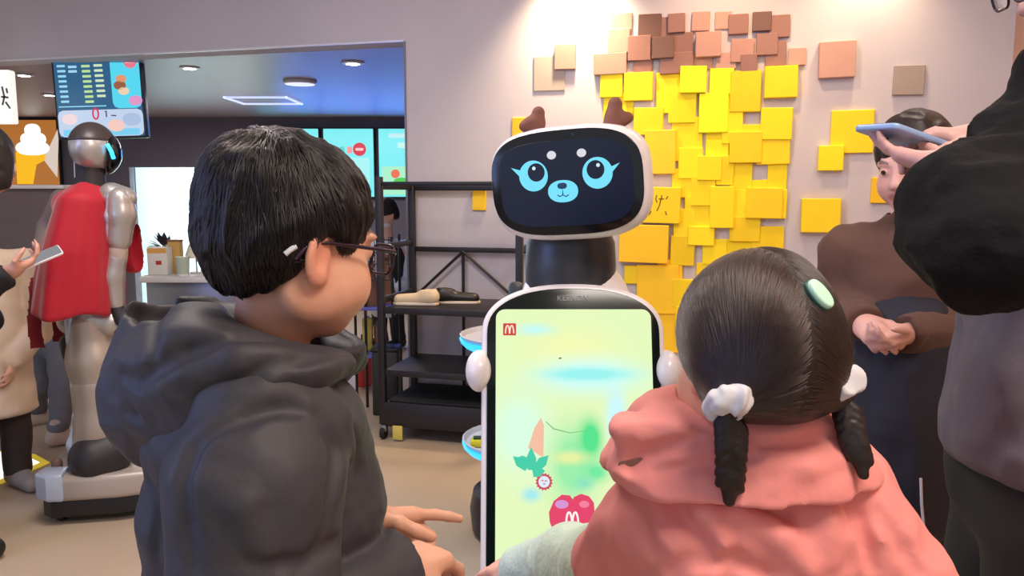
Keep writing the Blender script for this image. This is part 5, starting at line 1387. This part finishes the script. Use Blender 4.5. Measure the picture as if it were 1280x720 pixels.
pink = creased(pink0, [([(835, 625), (859, 640), (889, 676), (931, 706)], .016, .015), ([(880, 590), (892, 612), (906, 640)], .012, .009), ([(950, 625), (979, 640), (990, 668)], .012, .012), ([(919, 640), (979, 674), (1009, 710)], .014, -.012),
    ([(836, 716), (859, 702), (907, 702), (961, 717)], .009, .010), ([(780, 610), (800, 640), (812, 690)], .012, .006), ([(1052, 610), (1075, 650), (1090, 710)], .012, .012), ([(1010, 600), (1030, 640), (1040, 700)], .014, -.008), ([(860, 600), (880, 640), (905, 680)], .012, -.008), ([(1100, 640), (1130, 690), (1150, 715)], .008, .005)], .012)
lo, hi = bb([GS - [.17, .17, .42], GS + [.17, .17, .10], J['er'], J['wr']], .09)
pj = sdfmesh('jacket', pink, lo, hi, .0042, m_pk, girl, it=2)
# the folded collar round the neck
cc_ = at(922, 520, .925); 
def collar0(P):
    q = P - f32(cc_); a = np.arctan2(q[:, 1], q[:, 0]); ex, ey = .108, .088
    rr = np.sqrt((q[:, 0] / ex) ** 2 + (q[:, 1] / ey) ** 2) + 1e-6
    radial = (rr - 1) * np.minimum(ex, ey) * 1.05
    drop = np.interp(np.cos(a - math.radians(-95)), [-1, 1], [.0, .020]).astype(np.float32)
    zc = -.012 - drop * .3 - .28 * np.clip(radial, -.05, .05)
    dz = np.abs(q[:, 2] - zc) - .027; dr = np.abs(radial + .50 * (q[:, 2])) - .006
    d = np.hypot(np.maximum(dz, 0), np.maximum(dr, 0)) + np.minimum(np.maximum(dz, dr), 0) - .007
    d = smin(d, rbox(P, at(812, 560, .865), (.040, .020, .032), .014, frame((.95, -.2, .05), (.2, .95, .1))), .03)
    return d - folds(P, 31, .0050, 11, (.6, .6, 1.9)) - .002 * ridge(P * f32([.7, 1, 1.6]), 30, 3)
collar = creased(collar0, [([(788, 584), (812, 566), (850, 556), (872, 550)], .009, .010), ([(820, 590), (880, 580), (950, 574)], .008, .007), ([(950, 556), (1000, 552), (1050, 540)], .007, .008), ([(960, 580), (1010, 584), (1060, 572)], .010, -.006)], .008)
sdfmesh('collar', collar, cc_ - [.21, .16, .15], cc_ + [.19, .16, .10], .0036, m_pk, pj, it=2)
put('collar_tab', slab(rrect(.030, .012, .004, 3), -.004, .0015, .001, hit(collar, 790, 580), unit([.98, -.1, .22]), unit([-.2, -.1, 1])), mat('brown tab', (140, 96, 84), .7), pj)
def lsl(P):
    d = chain(P, [at(790, 688, .96), at(757, 708, 1.08), at(715, 702, 1.22), J['wl'] + [.004, 0, 0]], [.056, .056, .053, .044], .03)
    d = d - .003 * ridge(P, 22, 6) - .001 * noise(P, 70, 2)
    return cuffcut(P, d, J['wl'] + unit(ghl['d']) * .01, ghl['d'])
lo, hi = bb([at(790, 688, .96), at(757, 708, 1.08), J['wl']], .09)
so = sdfmesh('inner_sleeve', lsl, lo, hi, .004, m_mint, girl); so['label'] = 'pale mint fleece sleeve'
trousers(girl, J, .7, mat('light grey trousers', (150, 150, 156), .8), h=.012); shoes(girl, J, .7, mat('white trainer', (220, 218, 214), .6))

# ---------------------------------------------------------------- the man at the right
MY = 1.2
mc = at(1369, -42, MY); mf = unit([-.95, .12, -.30]); mu = np.array([0, 0, 1.])
MS = np.array([.86, 1.20, 1.335])
J = dict(pelvis=MS + [0.02, .02, -.42], chest=MS + [0, 0, -.12], sr=at(1300, 180, 1.20), sl=MS + [.13, -.02, 0.0], neck=at(1385, 60, 1.2), skull=at(1380, -10, 1.2))
J['sr'] = np.array([.735, 1.17, 1.33]); J['er'] = at(1244, 308, .99); J['wr'] = at(1190, 212, 1.13)
J['el'] = MS + [.17, .16, -.12]; J['wl'] = at(1222, 176, 1.27)
J.update(stand_legs(.84, 1.22, 1.0, math.radians(165), .84)); J['hl'][2] = J['hr'][2] = .86
ph0, ph1 = at(1093, 149, 1.155), at(1215, 193, 1.27)          # the phone's long edge
pax = unit(ph1 - ph0); pw = unit(np.cross(pax, [0.15, -.55, .8])); pw = unit(np.array([.25, .80, -.10]) - pax * np.dot([.25, .80, -.10], pax)); pn = np.cross(pax, pw)
mh1 = dict(w=J['wr'], d=unit(at(1128, 196, 1.19) - J['wr']), nrm=(.05, .25, 1.0), side=1, s=.86, curl=(8, 10, 12, 16), thumb=.35)
mh2 = dict(w=J['wl'], d=unit(at(1160, 172, 1.28) - J['wl']), nrm=(-.1, -.15, -1.0), side=1, s=.9, curl=(30, 34, 38, 44), thumb=.4)
man, _ = person('person in a black jacket at the right edge raising a phone, face out of frame', J, mc, mf, mu, 1.0, 1.0, 0.0, (206, 158, 148), .0046, [mh1, mh2], it=2)
MR = hframe(mf, mu)
def manhair(P):
    q = (P - f32(mc)) @ f32(MR); d = ell(q, (0, -.016, .04), (.084, .105, .095)); d = smin(d, ell(q, (0, -.05, -.01), (.066, .06, .07)), .03)
    d = d - .004 * ridge(q, 40, 1)
    return smax(smax(d, np.interp(q[:, 1], [-.08, -.02, .0, .05, .08], [-.07, -.03, .02, .02, .05]).astype(np.float32) - q[:, 2], .012), -ell(q, (0, .135, -.03), (.09, .08, .085)), .01)
sdfmesh('hair', manhair, mc - .16, mc + .17, .005, m_hair, man)
g2 = thing('glasses', 'dark rimmed glasses on the face at the top right corner', 'glasses', mc + MR @ np.array([0, .1, 0]))
for sd in (-1, 1):
    P_ = rrect(.052, .036, .014, 5); P_ = np.concatenate([P_, P_[:1]])
    rm = put('rim', tube([mc + MR @ np.array([sd * .033 + x, .118 - .04 * abs(sd * .033 + x), .002 + y]) for x, y in P_], .002, 8, False), m_gf, g2, 60)
    lx = [mc + MR @ np.array([sd * .033 + x * .97, .118 - .04 * abs(sd * .033 + x), .002 + y * .97]) for x, y in P_[:-1]]; n = len(lx)
    put('lens', (np.array(lx + [v - mf * .0012 for v in lx]), [list(range(n)), list(range(n, 2 * n))[::-1]] + [[i, n + i, n + (i + 1) % n, (i + 1) % n] for i in range(n)]), m_lens, rm, 30)
    put('temple', tube([mc + MR @ np.array(v) for v in ((sd * .060, .115, .010), (sd * .074, .095, .011), (sd * .083, .02, .008), (sd * .0835, -.02, .002), (sd * .081, -.034, -.016))], .0024, 8), m_gf, g2, 60)
put('bridge', tube([mc + MR @ np.array(v) for v in ((-.009, .118, .006), (0, .120, .009), (.009, .118, .006))], .0018, 8), m_gf, g2, 60)
m_bj = mat('black fleece', (11, 11, 13), .9, var=.1, scale=20, bump=.4, bscale=110, spec=.25)
def mjack(P):
    d = cap(P, MS + [.02, 0, -.02], MS + [.0, .01, -.19], .155, .172)
    d = smin(d, cap(P, J['sr'], J['sl'], .085), .06)
    sl = chain(P, [J['sr'] + [.0, 0, -.01], J['er'], J['wr'] + [.006, 0, 0.0]], [.095, .070, .046], .04)
    sl = smin(sl, cap(P, at(1192, 300, 1.05), at(1182, 255, 1.08), .058, .056), .04)
    d = smin(d, sl, .022)
    sl2 = chain(P, [J['sl'], J['el'], at(1285, 250, 1.16), J['wl'] + [.02, 0, -.005]], [.09, .08, .062, .045], .04); d = smin(d, sl2, .02)
    d = smin(d, cap(P, at(1345, 95, 1.2), at(1350, 130, 1.2), .08, .11), .05)
    d = d - folds(P, 41, .009, 8, (1, 1, 1.3)) - .003 * ridge(P, 40, 4)
    d = cuffcut(P, d, J['wr'], mh1['d']); d = cuffcut(P, d, J['wl'], mh2['d'])
    d = smax(d, f32(at(1240, 396, 1.02)[2]) - P[:, 2], .016)
    d = smax(d, -cap(P, at(1350, 95, 1.2), at(1362, 0, 1.2), .062, .075), .012)
    return d
lo, hi = bb([MS - [.2, .22, .22], MS + [.26, .2, .14], J['er'], J['wr'], J['wl'], at(1345, 60, 1.2)], .11)
sdfmesh('jacket', mjack, lo, hi, .0055, m_bj, man, it=2)
def grey(P):
    d = cap(P, MS + [-.01, 0, -.10], at(1338, 560, 1.22), .146, .172)
    d = smin(d, cap(P, at(1270, 470, 1.14), at(1275, 560, 1.14), .075, .07), .06)
    d = d - folds(P, 51, .014, 7, (1.4, 1.4, .7))
    return smax(d, plane(P, at(1232, 600, 1.14), (-.12, 0, -1)), .03)
lo, hi = bb([MS + [-.2, -.2, -.5], MS + [.25, .22, -.1]], .04)
sdfmesh('sweatshirt', grey, lo, hi, .007, mat('grey sweatshirt cotton', (92, 86, 96), .85, var=.06, scale=10, bump=.15, bscale=140), man, it=2)
trousers(man, J, 1.0, mat('black trousers', (24, 24, 28), .8), r0=.105, r1=.075, h=.012); shoes(man, J, 1.0, mat('black shoe', (24, 24, 26), .5))
t = thing('phone', 'blue grey phone held up edge on, in front of the background face', 'phone', ph0)
pc = (ph0 + ph1) / 2 + pw * .030 + pax * .040
pX, pY = pax, pw
if np.dot(np.cross(pX, pY), [0, 0, 1]) < 0: pY = -pY
put('phone_body', slab(rrect(np.linalg.norm(ph1 - ph0), .074, .011, 5), -.0045, .0045, .0025, pc, pX, pY), mat('blue grey phone back', (150, 176, 216), .35, .1), t, 50)
put('phone_screen', flat(rrect(np.linalg.norm(ph1 - ph0) - .006, .069, .009, 5), .0046, pc, pX, pY, .0005), emat('lit phone blue', (110, 150, 215), .35), t, 40)
put('camera_ring', lathe([(.004, .0), (.0075, 0), (.0075, .0012), (.004, .0012)], (0, 0, 0), 20, R=np.stack([pX, -pY, -np.cross(pX, pY)], 1)) if False else slab(circ(.0075, 20), -.0062, -.0044, .0006, pc - pX * .066 + pY * .022, pX, pY), m_blk, t, 50)

# ---------------------------------------------------------------- the woman in brown at the back
WY = 2.05
wc = at(1141, 207, WY); wf = unit([-.74, -.60, -.24]); wu = unit([-.08, 0, 1.]); wsx = 1.0
WS = at(1128, 305, 2.12)
J = dict(pelvis=WS + [.02, .03, -.42], chest=WS + [0, .01, -.12], sr=WS + np.array([-.130, .07, -.03]), sl=WS + np.array([.13, -.03, -.03]), neck=at(1138, 285, 2.10), skull=at(1145, 235, 2.09))
J['er'] = at(1057, 388, 2.16); J['wr'] = at(1080, 405, 1.97); J['el'] = at(1180, 410, 2.02); J['wl'] = at(1130, 418, 1.90)
J.update(stand_legs(WS[0] + .02, WS[1] + .03, .95, math.radians(-130), .80))
wh1 = dict(w=J['wr'], d=unit(at(1100, 424, 1.87) - J['wr']), nrm=(.5, -.1, -.6), side=1, s=.88, curl=(35, 42, 48, 52), thumb=.4)
wh2 = dict(w=J['wl'], d=unit(at(1098, 432, 1.86) - J['wl']), nrm=(.1, .3, .9), side=-1, s=.86, curl=(30, 36, 40, 44), thumb=.4)
wom, _ = person('woman in a brown jacket and dark apron bowing by the wall of yellow tiles', J, wc, wf, wu, .93, wsx, .2, (226, 176, 164), .0056, [wh1, wh2], it=1, blush=(222, 140, 130))
WRh = hframe(wf, wu)
def womhair(P):
    q = (P - f32(wc)) @ f32(WRh); d = ell(q, (0, -.018, .042), (.088, .104, .096)); d = smin(d, ell(q, (0, -.045, -.01), (.082, .075, .085)), .04)
    d = d - .004 * ridge(q * f32([1, 1, .5]), 38, 1)
    d = smax(d, np.interp(q[:, 1], [-.1, -.03, .02, .06, .085, .1], [-.085, -.08, -.06, .0, .040, .052]).astype(np.float32) - q[:, 2], .012)
    return smax(d, -ell(q, (0, .125, -.035), (.074, .085, .088)), .012)
sdfmesh('hair', womhair, wc - .17, wc + .17, .0055, mat('dark brown short hair', (34, 24, 24), .45, bump=.3, bscale=150), wom)
m_brj = mat('brown wool', (92, 64, 54), .85, var=.1, scale=9, bump=.25, bscale=120, sheen=.12)
def brown(P):
    d = cap(P, WS + [.0, .01, -.10], WS + [.02, .03, -.42], .135, .165)
    d = smin(d, cap(P, J['sr'] + [.02, 0, 0], J['sl'] + [-.02, 0, 0], .075), .07)
    d = smin(d, chain(P, [J['sr'] + [.012, 0, -.01], J['er'], J['wr']], [.068, .060, .044], .03), .015)
    d = smin(d, chain(P, [J['sl'], J['el'], J['wl']], [.068, .058, .042], .03), .015)
    d = smin(d, cap(P, at(1136, 278, 2.10), at(1134, 300, 2.11), .062, .08), .03)
    d = d - folds(P, 61, .007, 8)
    for k, e in (('wr', wh1), ('wl', wh2)): d = cuffcut(P, d, J[k], e['d'])
    d = smax(d, -cap(P, at(1138, 285, 2.10), at(1145, 225, 2.09), .054, .06), .01)
    return smax(d, -(P[:, 2] - f32(at(1130, 440, 2.05)[2])), .02)
lo, hi = bb([WS - [.18, .18, .45], WS + [.2, .2, .1], J['er'], J['wr'], J['el'], J['wl']], .09)
sdfmesh('jacket', brown, lo, hi, .007, m_brj, wom, it=2)
m_nav = mat('dark navy apron cloth', (34, 36, 50), .75, var=.06, scale=6, bump=.15, bscale=120)
def apron(P):
    a, b = at(1150, 425, 2.13), at(1152, 720, 2.14)
    d = cap(P, a, b, .165, .185); d = smin(d, cap(P, at(1128, 420, 2.02), at(1110, 720, 1.98), .10, .11), .08)
    d = d - folds(P, 71, .008, 7, (1.8, 1.8, .5))
    return smax(d, -(P[:, 2] - f32(.42)), .01)
sdfmesh('apron', apron, at(1150, 425, 2.1) + [-.36, -.4, -.95], at(1150, 400, 2.1) + [.3, .36, .12], .011, m_nav, wom, it=2)
put('white_cord', tube([at(1151, 598, 1.86), at(1152, 630, 1.858), at(1155, 662, 1.86)], .0035, 8), mat('white cord', (225, 225, 225), .5), wom)['label'] = 'thin white cord'
trousers(wom, J, .9, m_nav, h=.014); shoes(wom, J, .9, mat('black shoe', (24, 24, 26), .5))

# ---------------------------------------------------------------- people at the left edge
m_coat = mat('cream coat wool', (222, 200, 176), .85, var=.05, scale=8, bump=.2, bscale=90)
m_gcoat = mat('slate blue jacket', (92, 104, 124), .8, var=.06, scale=8, bump=.15, bscale=90)
m_jean = mat('grey jeans', (92, 92, 98), .85, var=.1, scale=14, bump=.15, bscale=150)
def simple_person(label, c, f, s, JJ, hands, skin, hair_m, coat_m, coat_fn, coat_box, tr_m, shoe_m, hs=1.0, child=0.0, h=.009, long_hair=0):
    o, _ = person(label, JJ, c, f, np.array([0, 0, 1.]), s, hs, child, skin, h, hands)
    R = hframe(f, np.array([0, 0, 1.]))
    def hf(P):
        q = ((P - f32(c)) @ f32(R)) / np.float32(hs); d = ell(q, (0, -.016, .04), (.086, .105, .096)); d = smin(d, ell(q, (0, -.05, -.02 - long_hair * .05), (.075, .06, .08 + long_hair * .06)), .03)
        d = d - .004 * ridge(q, 40, 1)
        d = smax(d, np.interp(q[:, 1], [-.1, -.03, .02, .06, .085, .1], [-.085 - long_hair * .1, -.06 - long_hair * .06, .0, .0, .040, .052]).astype(np.float32) - q[:, 2], .012)
        return smax(d, -ell(q, (0, .125, -.035), (.074, .08, .088)), .012) * np.float32(hs)
    sdfmesh('hair', hf, c - .24, c + .18, .008, hair_m, o)
    sdfmesh('coat', coat_fn, coat_box[0], coat_box[1], .010, coat_m, o, it=2)
    trousers(o, JJ, s, tr_m, h=.014, top=JJ['hl'][2] + .06); shoes(o, JJ, s, shoe_m, .010)
    return o
m_bh = mat('black short hair', (26, 22, 22), .5, bump=.3, bscale=150)
# nearest: dark haired person cut by the frame, holding a white phone
AY = 2.75
A_c = at(-18, 206, AY); Af = unit([-.55, .85, -.1])
AS = A_c + [-.20, -.04, -.27]
J = dict(pelvis=AS + [0, 0, -.42], chest=AS + [0, 0, -.1], sr=AS + [.10, -.10, -.02], sl=AS + [-.12, .10, -.02], neck=AS + [.13, 0, .06], skull=A_c + [-.02, -.02, -.04])
J['er'] = at(-70, 385, 2.60); J['wr'] = at(10, 342, 2.70); J['el'] = AS + [-.14, .16, -.26]; J['wl'] = AS + [.02, .26, -.30]
J.update(stand_legs(AS[0] - .02, AS[1], .98, math.radians(40), .82))
ah = dict(w=J['wr'], d=unit(at(42, 326, 2.74) - J['wr']), nrm=(0, .1, 1), side=1, s=.95, curl=(25, 30, 32, 36), thumb=.6)
def coatA(P):
    d = cap(P, AS + [0, 0, -.08], AS + [0, 0, -.46], .145, .165); d = smin(d, cap(P, J['sr'], J['sl'], .08), .06)
    d = smin(d, chain(P, [J['sr'], J['er'], J['wr']], [.072, .066, .050], .03), .015); d = smin(d, chain(P, [J['sl'], J['el'], J['wl']], [.07, .06, .05], .03), .02)
    d = cuffcut(P, d, J['wr'], ah['d'])
    return smax(d - folds(P, 81, .007, 7), -cap(P, J['neck'], J['skull'], .06), .01)
pa = simple_person('dark haired person in black cut off by the left edge, holding a white phone', A_c, Af, .98, J, [ah], (214, 160, 138), m_bh, mat('black coat', (24, 23, 26), .8, bump=.15, bscale=90), coatA, bb([AS - [.2, .2, .6], AS + [.2, .3, .12], J['er'], J['wr']], .1), mat('black trousers', (24, 24, 28), .8), mat('black shoe', (24, 24, 26), .5), long_hair=.25)
q0, q1 = at(34, 329, 2.74), at(63, 317, 2.78); dx_ = unit(q1 - q0); dy_ = unit(np.cross([0, -.5, 1], dx_))
t = thing('phone', 'white phone in the hand at the left edge, beside the red cape', 'phone', q0)
put('phone_body', slab(rrect(.15, .072, .01, 4), -.004, .004, .002, (q0 + q1) / 2, dx_, dy_), mat('white phone', (226, 222, 224), .3), t); put('phone_screen', flat(rrect(.143, .066, .008, 4), .0041, (q0 + q1) / 2, dx_, dy_, .0004), emat('lit pale screen', (190, 190, 200), .5), t)
# cream coat
BY_ = 3.30
B_c = at(-34, 262, BY_); Bf = unit([.75, -.5, -.2]); BS_ = at(-24, 330, 3.35)
J = dict(pelvis=BS_ + [0, 0, -.42], chest=BS_ + [0, 0, -.1], sr=BS_ + [-.06, -.13, -.02], sl=BS_ + [.10, .12, -.02], neck=BS_ + [-.02, 0, .06], skull=B_c + [-.01, .01, -.04])
J['er'] = BS_ + [-.02, -.2, -.27]; J['wr'] = BS_ + [.08, -.26, -.36]; J['el'] = BS_ + [.17, .1, -.28]; J['wl'] = BS_ + [.14, -.06, -.40]
J.update(stand_legs(BS_[0], BS_[1], .9, math.radians(-35), .76))
bhd = dict(w=J['wl'], d=(.2, -.6, -.7), nrm=(-.8, 0, .2), side=1, s=.85, curl=(25, 28, 30, 34))
def coatB(P):
    d = cap(P, BS_ + [0, 0, -.08], BS_ + [0, 0, -.62], .13, .17); d = smin(d, cap(P, J['sr'], J['sl'], .075), .06)
    d = smin(d, chain(P, [J['sr'], J['er'], J['wr']], [.07, .06, .05], .03), .015); d = smin(d, chain(P, [J['sl'], J['el'], J['wl']], [.07, .06, .05], .03), .015)
    d = d - folds(P, 91, .007, 7)
    d = smax(d, -(P[:, 2] - f32(BS_[2] - .64)), .02)
    return smax(d, -cap(P, J['neck'], J['skull'], .055), .01)
simple_person('person in a cream coat standing at the left edge behind the black sleeve', B_c, Bf, .9, J, [bhd], (226, 176, 152), m_bh, m_coat, coatB, bb([BS_ - [.22, .3, .68], BS_ + [.24, .2, .12]], .08), mat('dark brown trousers', (60, 50, 48), .85), mat('grey suede boot', (150, 138, 128), .8), .95)
# slate jacket, half hidden by the cape
CY2 = 4.25
C_c = at(106, 262, CY2); Cf = unit([.5, .8, -.1]); CS_ = at(76, 318, CY2)
J = dict(pelvis=CS_ + [-.03, 0, -.36], chest=CS_ + [0, 0, -.1], sr=CS_ + [.08, -.10, -.02], sl=CS_ + [-.10, .08, -.02], neck=CS_ + [.04, 0, .05], skull=C_c + [-.01, -.01, -.04])
J['er'] = CS_ + [.12, -.12, -.24]; J['wr'] = CS_ + [.18, -.05, -.40]; J['el'] = CS_ + [-.15, .06, -.22]; J['wl'] = CS_ + [-.10, .1, -.40]
J.update({'fwd': np.array([.8, .6, 0]), 'hl': at(62, 425, CY2), 'hr': at(78, 425, CY2 - .05), 'kl': at(48, 480, 4.3), 'kr': at(78, 490, 4.1), 'al': at(48, 535, 4.36), 'ar': at(74, 555, 4.0)})
J['al'][2] = .09; J['ar'][2] = .09
def coatC(P):
    d = cap(P, CS_ + [0, 0, -.06], CS_ + [-.03, 0, -.42], .12, .14); d = smin(d, cap(P, J['sr'], J['sl'], .065), .06)
    d = smin(d, chain(P, [J['sr'], J['er'], J['wr']], [.06, .055, .045], .03), .015); d = smin(d, chain(P, [J['sl'], J['el'], J['wl']], [.06, .055, .045], .03), .015)
    return smax(d - folds(P, 95, .006, 8), -cap(P, J['neck'], J['skull'], .05), .01)
simple_person('person in a slate blue jacket and grey jeans walking behind the red cape', C_c, Cf, .82, J, [], (222, 170, 148), m_bh, m_gcoat, coatC, bb([CS_ - [.2, .2, .46], CS_ + [.24, .2, .1]], .08), m_jean, mat('beige boot', (170, 150, 134), .8), .92)
# kitchen worker far behind the rack
FY = 6.6
F_c = at(482, 268, FY); Ff = unit([-.6, -.5, -.3]); FS = F_c + [0, .03, -.27]
J = dict(pelvis=FS + [0, 0, -.42], chest=FS + [0, 0, -.1], sr=FS + [-.16, 0, -.02], sl=FS + [.16, 0, -.02], neck=FS + [0, 0, .06], skull=F_c + [.01, .01, -.04])
J['er'] = FS + [-.2, -.05, -.28]; J['wr'] = FS + [-.1, -.24, -.34]; J['el'] = FS + [.2, -.05, -.28]; J['wl'] = FS + [.1, -.24, -.34]
J.update(stand_legs(FS[0], FS[1], .95, math.radians(-120), .80))
def coatF(P):
    d = cap(P, FS + [0, 0, -.08], FS + [0, 0, -.46], .14, .16); d = smin(d, cap(P, J['sr'], J['sl'], .075), .06)
    d = smin(d, chain(P, [J['sr'], J['er'], J['wr']], [.07, .06, .045], .03), .015); d = smin(d, chain(P, [J['sl'], J['el'], J['wl']], [.07, .06, .045], .03), .015)
    return smax(d - folds(P, 99, .006, 7), -cap(P, J['neck'], J['skull'], .055), .01)
fh = [dict(w=J['wr'], d=(.3, -.8, -.2), nrm=(.3, 0, -.9), side=1, s=.9), dict(w=J['wl'], d=(-.3, -.8, -.2), nrm=(-.3, 0, -.9), side=-1, s=.9)]
fw = simple_person('kitchen worker with dark hair and pale mask seen through the wire rack', F_c, Ff, .95, J, fh, (214, 170, 150), m_bh, mat('pale blue uniform', (196, 206, 226), .8), coatF, bb([FS - [.26, .3, .5], FS + [.26, .2, .12]], .08), mat('black trousers', (24, 24, 28), .8), mat('black shoe', (24, 24, 26), .5))
FR = hframe(Ff, np.array([0, 0, 1.]))
sdfmesh('face_mask', lambda P: (lambda q: smax(ell(q, (0, .035, -.055), (.068, .075, .055)), -(q[:, 1] - .01), .01))((P - f32(F_c)) @ f32(FR)), F_c - .16, F_c + .16, .007, mat('pale mask', (226, 226, 236), .7), fw)
